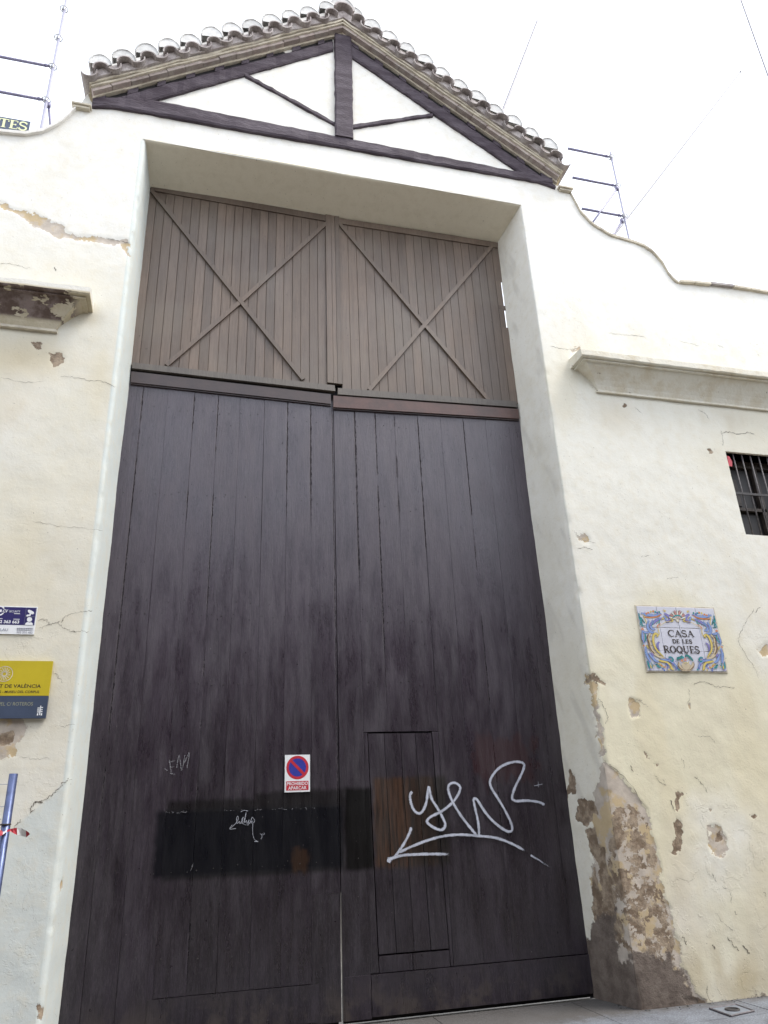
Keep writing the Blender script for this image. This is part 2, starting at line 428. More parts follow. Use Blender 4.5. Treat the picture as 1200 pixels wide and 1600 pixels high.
# ------------------------------------------------------------------ ground and surroundings
g_ = MB(); g_.add([(-150, -150, -.012), (150, -150, -.012), (150, 150, -.012), (-150, 150, -.012)], [(0, 1, 2, 3)])
M['paving'] = simple('street_paving', (.24, .22, .19), .85, .3, 3, .4, .006)
tag(g_.build('ground', M['paving']), kind='structure')
gp = NG('pavement_concrete')
px_, py_, pz_ = gp.xyz()
n1 = gp.noise(3, detail=7, rough=.65); n2 = gp.noise(60, detail=4, rough=.7); n3 = gp.noise(11, detail=6, rough=.7)
pc = gp.mix(gp.step(n1, .35, .65), (.21, .23, .26), (.14, .15, .17))
pc = gp.mix(gp.math('MULTIPLY', gp.step(n2, .5, .7), .6), pc, (.32, .33, .35))
pc = gp.mix(gp.math('MULTIPLY', gp.step(n2, .6, .3), .5), pc, (.08, .08, .085))
dirt = gp.step(gp.math('ADD', py_, gp.math('MULTIPLY', n3, .5)), .0, .32)
pc = gp.mix(gp.math('MULTIPLY', dirt, .8), pc, (.085, .075, .065))
M['pavement'] = gp.done(pc, .9, gp.bump(gp.math('ADD', n2, n1), .8, .01), .3)
pv = MB(); pv.box(-12, 20, -1.3, .58, -.15, -.012)
pv = tag(pv.build('pavement', M['pavement']), kind='structure')
xs_ = -12.0
while xs_ < 20:
    w_ = 1.35
    for ya_, yb_ in ((-1.3, -.52), (-.514, .58)):
        if ya_ > -1 and -.4 < xs_ < 5: pass
        m = MB(); m.box(xs_+.004, xs_+w_-.004, ya_, yb_, -.011, rnd.uniform(-.001, .001)); m.build('paving_slab', M['pavement'], pv)
    xs_ += w_
gr_ = MB()
for _ in range(110):
    gx = rnd.uniform(4.4, 8.6); gy = -abs(rnd.gauss(0, .05))-.005 if gx > 4.6 else rnd.uniform(-.02, .5)
    r_ = rnd.uniform(.002, .007); gr_.box(gx-r_, gx+r_, gy-r_, gy+r_*.8, .0, r_*1.1)
tag(gr_.build('grit', M['pavement']), kind='stuff')

# ------------------------------------------------------------------ gatehouse
XLo, XRo, XL, XR = -0.3354, 4.574, -0.2876, 4.4621
ZO, ZS = 9.3264, 9.19
WT = .66
XA, ZA = 2.12, 11.965
SLL, SLR = .697, .703
def Hroof(x): return ZA-(XA-x)*SLL if x < XA else ZA-(x-XA)*SLR
PL = [(-5.2, 9.05), (-1.90, 9.028), (-1.63, 9.06), (-1.44, 9.165), (-1.29, 9.33), (-1.18, 9.53), (-1.135, 9.66), (-1.06, 9.93), (-1.0, Hroof(-1.0))]
PR = [(5.22, Hroof(5.22)), (5.28, 9.80), (5.372, 9.73), (5.42, 9.56), (5.469, 9.397), (5.635, 9.18), (5.90, 9.03), (6.25, 8.98), (6.40, 8.94), (6.528, 8.85),
      (6.64, 8.68), (6.705, 8.48), (6.78, 8.38), (6.831, 8.358), (7.46, 8.42), (13.6, 8.42)]
def H(x):
    if x <= -1.0: T = PL
    elif x >= 5.22: T = PR
    else: return Hroof(x)
    return float(np.interp(x, [a for a, b in T], [b for a, b in T]))

house = thing('gatehouse', 'cream plastered gate wall with curved parapet and tiled half-timbered gable', 'building', (2.1, 0, 0))
HO = (2.1, 0, 0)
WX0, WX1, WZ0, WZ1 = at(1133, 705).x, 8.05, at(1165, 835).z, at(1133, 705).z   # barred window opening

# lost paint regions, from the marks on the wall
def fp(pts): return [(at(u, v).x, at(u, v).z) for u, v in pts]
def jp(pts):   # on the right reveal; unwrapped so that it continues the face to the left
    r = []
    for u, v in pts:
        q = atx(u, v, 4.50); r.append((XRo-q.y, q.z))
    return r
A1 = [fp([(940,1183),(962,1202),(985,1225),(1008,1258),(1022,1300),(1032,1350),(1042,1400),(1052,1440),(1066,1500),(1086,1540),(1106,1574),(1060,1600),(930,1600),(915,1500),(905,1400),(912,1300),(925,1230)]),
      fp([(0,1122),(35,1122),(42,1140),(28,1158),(22,1178),(0,1190),(-60,1190),(-60,1122)]),
      fp([(0,312),(24,326),(50,338),(62,346),(88,360),(120,366),(168,371),(204,378),(203,400),(188,384),(150,377),(112,372),(80,366),(55,356),(38,344),(0,322),(-80,300),(-80,290)]),
      fp([(48,332),(70,340),(96,352),(108,366),(92,374),(70,362),(52,350)]), fp([(912,1052),(928,1062),(936,1100),(942,1140),(946,1190),(936,1190),(930,1150),(924,1100),(918,1070),(905,1068)]),
      fp([(1105,1290),(1122,1288),(1138,1320),(1132,1345),(1115,1340)]),
      fp([(980,1095),(1002,1100),(1000,1118),(985,1120)]),
      fp([(902,838),(918,836),(922,846),(915,848)]), fp([(886,545),(904,541),(905,547),(893,549)]),
      fp([(1184,1010),(1215,1008),(1215,1026),(1190,1022)]), fp([(1075,1100),(1078,1100),(1079,1106),(1076,1107)]),
      fp([(108,1380+0),(116,1376),(118,1392),(110,1398)])]
A4 = [fp([(958,1262),(985,1262),(1010,1276),(1020,1310),(1028,1380),(1048,1440),(1058,1500),(1000,1500),(960,1470),(940,1400),(950,1330)])]
A2 = [
      fp([(50,532),(66,534),(66,548),(52,544)]), fp([(74,548),(90,548),(99,562),(94,572),(80,572)]),
      fp([(1058,1236),(1066,1238),(1060,1262),(1053,1262)]), fp([(1050,1272),(1062,1278),(1068,1300),(1058,1335),(1050,1330),(1056,1305)]),
      fp([(1008,1175),(1018,1178),(1014,1186)]), fp([(1022,1188),(1030,1190),(1026,1198)]),
      fp([(1108,1258),(1118,1260),(1112,1270)]), fp([(1172,1270),(1183,1271),(1176,1278)]),
      fp([(1116,1302),(1124,1296),(1130,1312),(1120,1318)]),
      fp([(1103,700),(1110,700),(1116,706),(1106,707)]), fp([(970,630),(978,630),(978,636),(972,637)]),
      fp([(1060,1552),(1085,1556),(1105,1574),(1092,1577),(1070,1565)]),
      fp([(925,1320),(935,1320),(950,1400),(965,1480),(940,1480),(925,1400)]),
      jp([(893,1205),(903,1212),(902,1240),(893,1243)]), jp([(903,1245),(924,1248),(928,1270),(920,1290),(904,1280)]),
      jp([(903,1062),(918,1054),(926,1060),(908,1068)]), jp([(915,1296),(926,1290),(932,1330),(940,1370),(930,1362)]),
      jp([(925,1345),(936,1400),(948,1470),(938,1490),(926,1420)]),
      fp([(0,1150),(14,1146),(18,1160),(0,1172),(-30,1172)]),
      fp([(55,1572),(75,1574),(78,1590),(60,1594)])]
A3 = [fp([(960,1512),(1000,1488),(1045,1492),(1066,1512),(1084,1545),(1100,1572),(1060,1620),(900,1620),(930,1540)]),
      jp([(928,1440),(952,1420),(960,1500),(975,1600),(900,1620),(905,1560)]),
      fp([(1106,1568),(1210,1550),(1210,1600),(1106,1600)])]

def sdmax(X, Z, L):
    r = np.full(X.shape, -.4)
    for P in L:
        xs = [p[0] for p in P]; zs = [p[1] for p in P]
        m = (X > min(xs)-.4) & (X < max(xs)+.4) & (Z > min(zs)-.4) & (Z < max(zs)+.4)
        if m.any(): r[m] = np.maximum(r[m], sdpoly(X[m], Z[m], P))
    # small regions need a lift so that the edge noise does not swallow them
    return r

skin_v, skin_f, skin_u = [], [], []
def patch(prof, zs, topf=None, keep=None):
    """prof: list of (x, y, nx, ny, U) along the plan; zs: heights"""
    n0 = sum(len(a) for a in skin_v); P = np.array(prof); nz = len(zs); n = len(prof)
    zz = np.array(zs)
    X = np.repeat(P[:, 0][None], nz, 0); Y = np.repeat(P[:, 1][None], nz, 0)
    NX = np.repeat(P[:, 2][None], nz, 0); NY = np.repeat(P[:, 3][None], nz, 0); U = np.repeat(P[:, 4][None], nz, 0)
    Z = np.repeat(zz[:, None], n, 1).astype(float)
    if topf is not None:
        zb = topf[1]; zt = zz[-1]
        Hh = np.array([topf[0](x) for x in P[:, 0]])[None]
        Z = np.where(Z > zb, zb+(Z-zb)*(Hh-zb)/(zt-zb), Z)
    idx = np.arange(nz*n).reshape(nz, n)+n0
    q = np.stack([idx[:-1, :-1], idx[:-1, 1:], idx[1:, 1:], idx[1:, :-1]], -1).reshape(-1, 4)
    if keep is not None:
        cx = ((X[:-1, :-1]+X[1:, 1:])/2).ravel(); cz = ((Z[:-1, :-1]+Z[1:, 1:])/2).ravel()
        q = q[keep(cx, cz)]
    skin_v.append(np.stack([X, Y, Z, NX, NY, U], -1).reshape(-1, 6)); skin_f.append(q)
def lin(a, b, st): 
    n = max(1, int(round(abs(b-a)/st))); return [a+(b-a)*i/n for i in range(n+1)]
rL, rR = .04, .014
# left face, then right face with window hole
zL = lin(0, 3.4, .02)+lin(3.4, 9.9, .028)[1:]
patch([(x, 0, 0, -1, x) for x in lin(-5.2, -2.5, .1)[:-1]+lin(-2.5, XLo-rL, .02)], zL, (H, 8.2))
zR = lin(0, 3.2, .016)+lin(3.2, WZ0, .03)[1:]+lin(WZ0, WZ1, .03)[1:]+lin(WZ1, 9.9, .03)[1:]
patch([(x, 0, 0, -1, x) for x in lin(XRo+rR, 6.3, .016)+lin(6.3, WX0, .025)[1:]+lin(WX0, WX1, .03)[1:]+lin(WX1, 13.5, .07)[1:]], zR, (H, 7.8),
      keep=lambda cx, cz: ~((cx > WX0) & (cx < WX1) & (cz > WZ0) & (cz < WZ1)))
# corners and reveals
def corner(side):
    pr = []
    if side < 0:
        for k in range(7):
            t = k/6*math.pi/2; pr.append((XLo-rL+rL*math.sin(t), rL-rL*math.cos(t), math.sin(t), -math.cos(t), XLo-rL+rL*1.2*k/6))
        for y in lin(rL, WT, .03)[1:]: pr.append((XLo+(XL-XLo)*y/D, y, 1, -.05, XLo+y))
    else:
        for y in lin(D+.004, rR, .018)[:-1]: pr.append((XRo+(XR-XRo)*y/D, y, -1, -.1, XRo-y))
        for k in range(6, -1, -1):
            t = k/6*math.pi/2; pr.append((XRo+rR-rR*math.sin(t), rR-rR*math.cos(t), -math.sin(t), -math.cos(t), XRo+rR-rR*1.2*k/6))
    return pr
patch(corner(-1), lin(0, ZO+.03, .022)); patch(corner(1), lin(0, 3.2, .016)+lin(3.2, ZO+.03, .03)[1:])
# lintel band with gable field
patch([(x, 0, 0, -1, x) for x in lin(XLo-rL, XRo+rR, .035)], lin(ZO, 12.4, .04), (H, ZO))
V = np.concatenate(skin_v); F = np.concatenate(skin_f)
x, y, z, nx, ny, Uc = V.T
edge = np.zeros(len(V))
disp = (fbm(Uc, z, .8, 4, 3)-.5)*.030+(fbm(Uc, z, 5, 3, 5)-.5)*.007
wU = Uc+(fbm(Uc, z, 7, 4, 41)-.5)*.11; wZ = z+(fbm(Uc, z, 7, 4, 43)-.5)*.13
s1, s2, s3, s4 = sdmax(wU, wZ, A1), sdmax(wU, wZ, A2), sdmax(wU, wZ, A3), sdmax(Uc, z, A4)
disp -= .008*np.clip(s1/.02+.5, 0, 1)+.006*np.clip(s2/.03+.3, 0, 1)
# chipped arrises of the reveals
crn = np.exp(-((Uc-XRo)/.03)**2)*(x > 3)*(z < 9)+np.exp(-((Uc-XLo)/.035)**2)*(x < 0)*(z < 9)
disp -= crn*(.004+.030*np.clip(fbm(Uc*0+1.5*(x > 3), z, 5, 4, 9)-.52, 0, 1)*3)*np.where(x > 3, np.where(z < 4, 1.6, .6), .35)
x2 = x+nx*disp; y2 = y+ny*disp
# base colour
cream = np.array([.72, .69, .585])+np.array([.006, -.004, -.062])*np.clip((5.2-z)/3, 0, 1)[:, None]*(Uc[:, None] > 3); white = np.array([.76, .745, .67]); yel = np.array([.66, .575, .375]); grey = np.array([.60, .61, .585]); tan = np.array([.46, .39, .30])
nA = fbm(Uc, z, .7, 5, 21)[:, None]; nB = fbm(Uc*1.2, z*.5, 1.6, 5, 31)[:, None]
sm = lambda v, a, b: np.clip((v-a)/(b-a), 0, 1)**2*(3-2*np.clip((v-a)/(b-a), 0, 1))
base = cream+(white-cream)*sm(nA, .4, .62)
base = base+(yel-base)*sm(nB, .5, .75)*.32
Z1, X1 = z[:, None], Uc[:, None]
# upper wall whitened in the colour for the stronger sky light there
base = base+(np.array([.80, .79, .75])-base)*sm(Z1, 6.2, 8.2)*.9
base = np.where(X1 < 0, base*.93, base)
# grey repaint low on the left, under the diagonal crack
ca, cb = at(30, 1290), at(112, 1212)
dl = (ca.z+(X1-ca.x)*(cb.z-ca.z)/(cb.x-ca.x))
mL = (X1 < -.3)*sm(dl-Z1+(nA-.5)*.15, -.02, .03)
base = base+(np.array([.58, .625, .61])-base)*mL*.85
# reveal light put into colour: left bluish from sky, right paler from street bounce
mr = (X1 > XLo-rL-.001)*(X1 < 1)*(Z1 < ZO-.01)
base = base+(np.array([.60, .645, .625])-base)*mr
mj = (X1 > 3.5)*(X1 < XRo-.003)*(Z1 < ZO-.01)
base = base+(np.array([.80, .775, .70])-base)*mj*(.8+.4*(nB-.5))
smr = fbm(Uc*5.5+z*2.2, z*.9-Uc*1.5, 1.5, 5, 77)[:, None]  # diagonal trowel smears on the right reveal
base = base+(np.array([.46, .43, .38])-base)*sm(smr, .54, .74)*.34*((X1 > 3.5)*(X1 < XRo-.003)*(Z1 < ZO-.01))
# stains: under cornices, foot of the right wall
def blob(cx, cz, rx, rz, col, k):
    global base
    d = ((X1-cx)/rx)**2+((Z1-cz)/rz)**2
    base = base+(np.array(col)-base)*np.exp(-d)*k*sm(nB+(nA-.5), .35, .6)
for (u, v, ru, rv, c, k) in [(1120,660,.45,.22,(.50,.42,.28),.7),(1100,610,.3,.15,(.45,.38,.28),.6),(30,560,.6,.25,(.58,.50,.34),.75),(20,640,.4,.3,(.62,.55,.42),.5),
                             (1160,1530,.9,.22,(.50,.42,.26),.9),(1120,1500,.25,.25,(.50,.42,.27),.8),(1195,1480,.4,.5,(.55,.49,.36),.5),
                             (960,650,.3,.25,(.62,.55,.42),.5),(60,1200,.35,.18,(.56,.52,.38),.6),(1010,1480,.3,.4,(.55,.47,.34),.4),(1060,1380,.2,.5,(.60,.53,.4),.5),
                             (60,1040,.8,.7,(.60,.58,.50),.5),(30,1150,.4,.2,(.55,.47,.38),.5)]:
    q = at(u, v); blob(q.x, q.z, ru, rv, c, k)
flake = .12+.9*sm(nA[:, 0], .42, .6)*((Uc > 4.7) & (z < 3.6))*sm(3.6-z, 0, .8)+.35*((Uc > 4.8) & (z > 5.6) & (z < 8))*sm(nB[:, 0], .45, .6)+.2*((Uc < -.4) & (z < 3.3))
me = bpy.data.meshes.new('plaster_wall')
me.vertices.add(len(V)); me.vertices.foreach_set('co', np.stack([x2-HO[0], y2, z], -1).ravel())
me.loops.add(len(F)*4); me.loops.foreach_set('vertex_index', F.ravel())
me.polygons.add(len(F)); me.polygons.foreach_set('loop_start', np.arange(len(F))*4)
me.polygons.foreach_set('loop_total', np.full(len(F), 4)); me.polygons.foreach_set('use_smooth', np.ones(len(F), bool))
me.update(); me.validate()
set_float(me, 'sd1', s1); set_float(me, 'sd2', s2); set_float(me, 'sd3', s3); set_float(me, 'sd4', s4); set_float(me, 'flake', flake); set_color(me, 'base', base)
me.materials.append(M['plaster'])
wall = bpy.data.objects.new('plaster_wall', me); S.collection.objects.link(wall); wall.parent = house

# masonry core behind the plaster, with reveals of the window and the soffit
c = MB()
def core(xa, xb, zb, n=40):
    xs = lin(xa, xb, .08)
    pts = [(xa, zb), (xb, zb)]+[(q, H(q)-.004) for q in reversed(xs)]
    c.prism(pts, .035, WT)
core(-5.2, XLo-.04, -.1); core(XRo+.035, WX0, -.1); core(WX1, 13.5, -.1); core(WX0, WX1, WZ1)
c.box(WX0, WX1, .035, WT, -.1, WZ0)
core(XLo-.04, XRo+.035, ZO+.02)
c.build('masonry_core', M['plaster_plain'], house, HO)
# window reveals + soffit of the gate, with a softly rounded lip
s_ = MB()
rr = []
for (yy, zz) in [(.034, ZO+.05), (.0, ZO+.03), (-.001, ZO+.008), (.012, ZO-.004), (.04, ZO-.010)]+[(q, ZO+(ZS-ZO)*q/D) for q in lin(.1, WT, .14)]:
    rr.append([(q, yy+math.sin(q*3.1)*.002, zz+math.sin(q*2.2)*.006) for q in lin(XLo-.01, XRo+.01, .15)])
s_.rings(rr, cap=False, closed=False)
s_.build('soffit', M['plaster_plain'], house, HO, smooth=True)
w_ = MB()
w_.add([(WX0,0,WZ0),(WX0,.3,WZ0),(WX0,.3,WZ1),(WX0,0,WZ1)], [(0,1,2,3)]); w_.add([(WX1,0,WZ0),(WX1,.3,WZ0),(WX1,.3,WZ1),(WX1,0,WZ1)], [(3,2,1,0)])
w_.add([(WX0,0,WZ1),(WX1,0,WZ1),(WX1,.3,WZ1),(WX0,.3,WZ1)], [(0,3,2,1)]); w_.add([(WX0,0,WZ0),(WX1,0,WZ0),(WX1,.3,WZ0),(WX0,.3,WZ0)], [(0,1,2,3)])
# parapet coping: thin mortar cap following the curve, with a few flat tiles on the right run
def coping(x0, x1, name, mat, th=.035, out=.045, ya=-.03, st=.06):
    m = MB(); rr = []
    xs = lin(x0, x1, st)
    for q in xs:
        h = H(q); e = rnd.uniform(-.004, .004)
        rr.append([(q, ya-out*.3+e, h-.012), (q, ya-out*.4+e, h+th*.7+e), (q, ya+.02, h+th+e), (q, WT+.03, h+th), (q, WT+.03, h-.012)])
    m.rings(rr)
    return m.build(name, mat, house, HO)
coping(-5.2, -1.15, 'coping', M['lime']); coping(5.36, 6.82, 'coping', M['mortar'], .03, .03, -.015)
for a, b in [(6.84, 7.08), (7.09, 7.34), (7.35, 7.72), (7.73, 8.0), (8.01, 8.3), (8.31, 8.62), (8.63, 8.95), (8.96, 9.3), (9.31, 9.9), (9.91, 10.8), (10.81, 11.7), (11.71, 12.6), (12.61, 13.5)]:
    m = MB(); e = rnd.uniform(-.006, .006); t = rnd.uniform(-.008, .008)
    m.prism([(a, H(a)-.005+e), (b, H(b)-.005+e+t), (b, H(b)+.03+e+t), (a, H(a)+.03+e)], -.05+e, WT+.03)
    m.build('coping_tile', M['tile'] if (a, b) == (7.35, 7.72) else M['mortar'], house, HO)
# moulded shoulder caps beside the eaves
for (a, b, zc) in [(-1.20, -.98, 9.66), (5.18, 5.40, 9.745)]:
    m = MB(); m.box(a, b, -.07, .3, zc-.012, zc+.012); m.box(a+.02, b-.02, -.05, .3, zc-.045, zc-.014)
    m.build('shoulder_cap', M['mortar'], house, HO)
# ------------------------------------------------------------------ gable truss
def beam(name, lo0, up0, lo1, up1, y0=-.045, y1=.02, n=26, j=.0055, vertical=False, mat='beam'):
    m = MB(); rr = []
    for i in range(n+1):
        t = i/n
        a = (lo0[0]+(lo1[0]-lo0[0])*t, lo0[1]+(lo1[1]-lo0[1])*t); b = (up0[0]+(up1[0]-up0[0])*t, up0[1]+(up1[1]-up0[1])*t)
        ja, jb, jy = rnd.uniform(-j, j), rnd.uniform(-j, j), rnd.uniform(-.006, .006)
        if vertical: a = (a[0]+ja, a[1]); b = (b[0]+jb, b[1])
        else: a = (a[0], a[1]+ja); b = (b[0], b[1]+jb)
        dx, dz = (b[0]-a[0])*.12, (b[1]-a[1])*.12
        rr.append([(a[0], y1, a[1]), (a[0], y0+.012+jy, a[1]), (a[0]+dx, y0+jy, a[1]+dz), (b[0]-dx, y0+jy, b[1]-dz), (b[0], y0+.012+jy, b[1]), (b[0], y1, b[1])])
    m.rings(rr)
    return m.build(name, M[mat], truss, HO)
truss = MB().box(2.02, 2.24, -.062, .02, 9.93, 11.93)
tv = []
truss = MB(); rr = []
for i in range(25):
    t = i/24; zz = 9.93+2.0*t; a, b = rnd.uniform(-.006, .006), rnd.uniform(-.006, .006)
    rr.append([(1.995+.02*t+a, .02, zz), (1.995+.02*t+a, -.05, zz), (2.01+.02*t+a, -.064, zz), (2.225+.02*t+b, -.064, zz), (2.24+.02*t+b, -.05, zz), (2.24+.02*t+b, .02, zz)])
truss.rings(rr)
truss = truss.build('king_post', M['beam'], house, HO)
def lineat(p, q, x):
    a, b = at(*p), at(*q); return (x, a.z+(b.z-a.z)*(x-a.x)/(b.x-a.x))
TL_, TLo = ((250, 162), (803, 265)), ((150, 166), (850, 289))
beam('tie_beam', lineat(*TLo, -.98), (-.98, lineat(*TLo, -.98)[1]+.10), lineat(*TLo, -.4), lineat(*TL_, -.4), n=8)
beam('tie_beam', lineat(*TLo, -.4), lineat(*TL_, -.4), lineat(*TLo, 5.1), (5.1, lineat(*TLo, 5.1)[1]+.12), n=54)
def off(x, d): return (x, Hroof(x)+d)
beam('rafter', off(-.60, -.31), off(-.60, -.075), (1.995, 11.60), (1.995, Hroof(1.995)-.075), -.040, n=36)
beam('rafter', off(-.98, -.12), off(-.98, -.075), off(-.60, -.31), off(-.60, -.075), -.036, n=3, j=.002)
beam('rafter', (2.235, 11.565), (2.235, Hroof(2.235)-.075), off(4.74, -.31), off(4.74, -.075), -.040, n=36)
beam('rafter', off(4.74, -.31), off(4.74, -.075), off(5.14, -.12), off(5.14, -.075), -.036, n=3, j=.002)
a, b = at(383, 119), at(523, 196)
beam('strut', (a.x, a.z-.035), (a.x, a.z+.03), (b.x, b.z-.03), (b.x, b.z+.035), -.03, n=20, j=.006)
a, b = at(550, 200), at(676, 181)
beam('strut', (a.x, a.z-.035), (a.x, a.z+.035), (b.x, b.z-.03), (b.x, b.z+.03), -.03, n=20, j=.006)
# blocks between rafter and eave with dark pockets between them
for side in (-1, 1):
    lo, hi = (-.93, 1.99) if side < 0 else (2.25, 5.10)
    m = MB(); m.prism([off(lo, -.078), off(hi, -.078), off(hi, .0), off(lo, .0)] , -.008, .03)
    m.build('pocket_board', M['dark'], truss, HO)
    q = lo
    while q < hi-.05:
        b1 = min(q+rnd.uniform(.09, .12), hi)
        m = MB(); m.prism([off(q, -.077), off(b1, -.077), off(b1, .001), off(q, .001)], -.036, .02)
        m.build('spacer_block', M['beam'], truss, HO); q = b1+rnd.uniform(.21, .26)
# ------------------------------------------------------------------ corbelled eave
def band(name, mat, d0, d1, y0, y1, x0=-.98, x1=5.17, n=44, j=.006):
    m = MB()
    for (a, b) in ((x0, XA), (XA, x1)):
        rr = []
        for q in lin(a, b, .12):
            e, f = rnd.uniform(-j, j)*(a != q), rnd.uniform(-j, j)
            h = Hroof(q)
            rr.append([(q, y1, h+d0), (q, y0+f, h+d0+e), (q, y0+f*.5, h+d1+e), (q, y1, h+d1)])
        if b == XA: m.rings(rr)
        else: m.rings(rr)
    return m.build(name, mat, house, HO)
cornice = band('mortar_band', M['mortar'], .0, .036, -.050, .3)
band('mortar_band', M['mortar'], .088, .120, -.140, .3, -1.0, 5.20)
# brick course, brick by brick
bm_ = MB(); bm_.box(-.119, .119, -.08, .30, -.024, .024); bme = None
for side, sl in ((-1, SLL), (1, -SLR)):
    L = (XA+.99) if side < 0 else (5.18-XA)
    n = int(L/math.cos(math.atan(sl))/.245)
    for i in range(n):
        t = (i+.5)/n; q = (-.99+L*t) if side < 0 else (XA+L*t)
        if bme is None:
            o = bm_.build('brick', M['brick'], cornice); bme = o.data
        else: o = inst(bme, 'brick', cornice, (0, 0, 0))
        o.location = (q-HO[0], -.035+rnd.uniform(-.008, .006), Hroof(q)+.062); o.rotation_euler = (0, -math.atan(sl)+rnd.uniform(-.012, .012), 0)
        o.scale = (L/n/math.cos(math.atan(sl))/.245, 1, 1)
# roof slab behind and above the eave
rf = MB()
for a, b in ((-1.04, XA), (XA, 5.24)):
    rf.prism([(a, Hroof(a)+.125), (b, Hroof(b)+.125), (b, Hroof(b)+.19), (a, Hroof(a)+.19)], -.02, 1.25)
roof = rf.build('roof', M['mortar'], house, HO)
def tile_mesh(r0, r1, L, up, th=.016, n=10, fill=False, mats=None):
    """half round tile with its axis along Y; up=True is a cover, False a channel"""
    m = MB(); s = 1 if up else -1; rings = []
    for (yy, r) in ((0, r0), (L, r1)):
        ring = [(r*math.cos(math.pi*k/n), yy, s*r*.92*math.sin(math.pi*k/n)) for k in range(n+1)]
        ring += [((r-th)*math.cos(math.pi*k/n), yy, s*(r-th)*.92*math.sin(math.pi*k/n)) for k in range(n, -1, -1)]
        rings.append(ring)
    if not up: rings = rings[::-1]
    m.rings(rings)
    if fill:
        ring = [((r0-th*.5)*math.cos(math.pi*k/n), .010, (r0-th*.5)*.92*math.sin(math.pi*k/n)) for k in range(n+1)]
        m.add(ring, [tuple(range(n, -1, -1))], 0)
    return m
chan = cov = hump = None
def put_tile(kind, q, yy, dz, ang, sc=1.0):
    global chan, cov, hump
    if kind == 'chan':
        if chan is None: o = tile_mesh(.100, .095, .62, False).build('channel_tile', M['tile'], roof, smooth=False); chan = o.data
        else: o = inst(chan, 'channel_tile', roof, (0, 0, 0))
    elif kind == 'cov':
        if cov is None: o = tile_mesh(.098, .10, .62, True, .016).build('eave_tile', M['tile'], roof, smooth=False); cov = o.data
        else: o = inst(cov, 'eave_tile', roof, (0, 0, 0))
    else:
        if hump is None: o = tile_mesh(.150, .13, 1.2, True, .015, 14, True).build('cover_tile', M['oldlime'], roof, smooth=True); hump = o.data
        else: o = inst(hump, 'cover_tile', roof, (0, 0, 0))
    o.location = (q-HO[0], yy+rnd.uniform(-.012, .012), Hroof(q)+dz+rnd.uniform(-.008, .008))
    o.rotation_euler = (0, ang+rnd.uniform(-.08, .08), rnd.uniform(-.05, .05)); o.scale = (sc*(.92 if kind == 'hump' else 1), 1, sc*rnd.uniform(.95, 1.06)*(1.3 if kind == 'hump' else 1))
    return o
for side in (-1, 1):
    ang = math.atan(SLL)*-1*(1 if side < 0 else -1)*.85
    L0, L1 = (-.90, XA-.18) if side < 0 else (XA+.20, 5.10)
    n = 12
    for i in range(n):
        q = L0+(L1-L0)*i/(n-1)
        st = (L1-L0)/(n-1)
        put_tile('chan', q-side*(-.0) - (st/2 if side < 0 else -st/2), -.235, .262, ang*.8)
        put_tile('cov', q, -.255, .232, ang*.8)
        put_tile('hump', q-.035, -.15, .455, ang*.25, rnd.uniform(.92, 1.08))
put_tile('cov', XA-.0, -.25, .24, 0, 1.5)
put_tile('hump', XA+.0, -.15, .43, 0, 1.3)
# mortar bedding under tiles
band('mortar_band', M['mortar'], .125, .165, -.155, .3, -1.02, 5.22, j=.012)
band('tile_bedding', M['tile'], .166, .30, -.180, .3, -1.02, 5.22, j=.012)
band('upper_bedding', M['lime'],   .301, .465, -.10, .3, -.98, 5.18, j=.012)
for q, zz in ((-1.16, 9.62), (5.40, 9.62)):
    m = MB(); m.box(q-.10, q+.12, .45, .62, zz-.06, zz+.09); m.build('purlin_end', M['beam'], house, HO)

# ------------------------------------------------------------------ window hoods
def hood(name, xa, xb, left_end, mat):
    """slab over an inverted frustum; one end in view"""
    zb, F_, T = 6.715, .285, .105
    m = MB(); n = 40; rr = []
    xs = lin(xa, xb, .1)
    for q in xs:
        e, f = rnd.uniform(-.004, .004), rnd.uniform(-.005, .005)
        rr.append([(q, .02, zb), (q, -F_+e, zb+f*.5), (q, -F_-.012+e, zb+.012+f), (q, -F_-.012+e, zb+T-.02+f), (q, -F_+.02, zb+T+f), (q, .02, zb+T+.035)])
    m.rings(rr)
    slab = m.build(name, mat, house, HO)
    ins, drop, run = .07, .285, .27
    # cove, three facets
    m = MB(); rr = []
    for k in range(6):
        t = k/5; e = 1-math.sin(t*math.pi/2)*.55-t*.45
        o_ = ins+(run-.03)*(1-e) ; zz = zb-drop*t; yy = -(F_-ins)*e-.025
        if left_end: rr.append([(xa+ins+(1-e)*run*.9, .02, zz), (xa+ins+(1-e)*run*.9, yy, zz), (xb, yy, zz), (xb, .02, zz)])
        else: rr.append([(xa, .02, zz), (xa, yy, zz), (xb-ins-(1-e)*run*.95, yy, zz), (xb-ins-(1-e)*run*.95, .02, zz)])
    m.rings(rr)
    m.build('cove', mat, slab, HO)
    m = MB(); zf = zb-drop-.035
    if left_end: m.box(xa+ins+run*.9-.015, xb, -.040, .02, zf, zf+.028)
    else: m.box(xa, xb-ins-run*.95+.015, -.040, .02, zf, zf+.028)
    m.build('fillet', M['mortar' if not left_end else 'hoodr'], slab, HO)
    m = MB(); 
    if left_end: m.box(xa+.045, xb, -F_+.035, .02, zb-.022, zb-.002)
    else: m.box(xa, xb-.045, -F_+.035, .02, zb-.022, zb-.002)
    m.build('fillet', mat, slab, HO)
    return slab
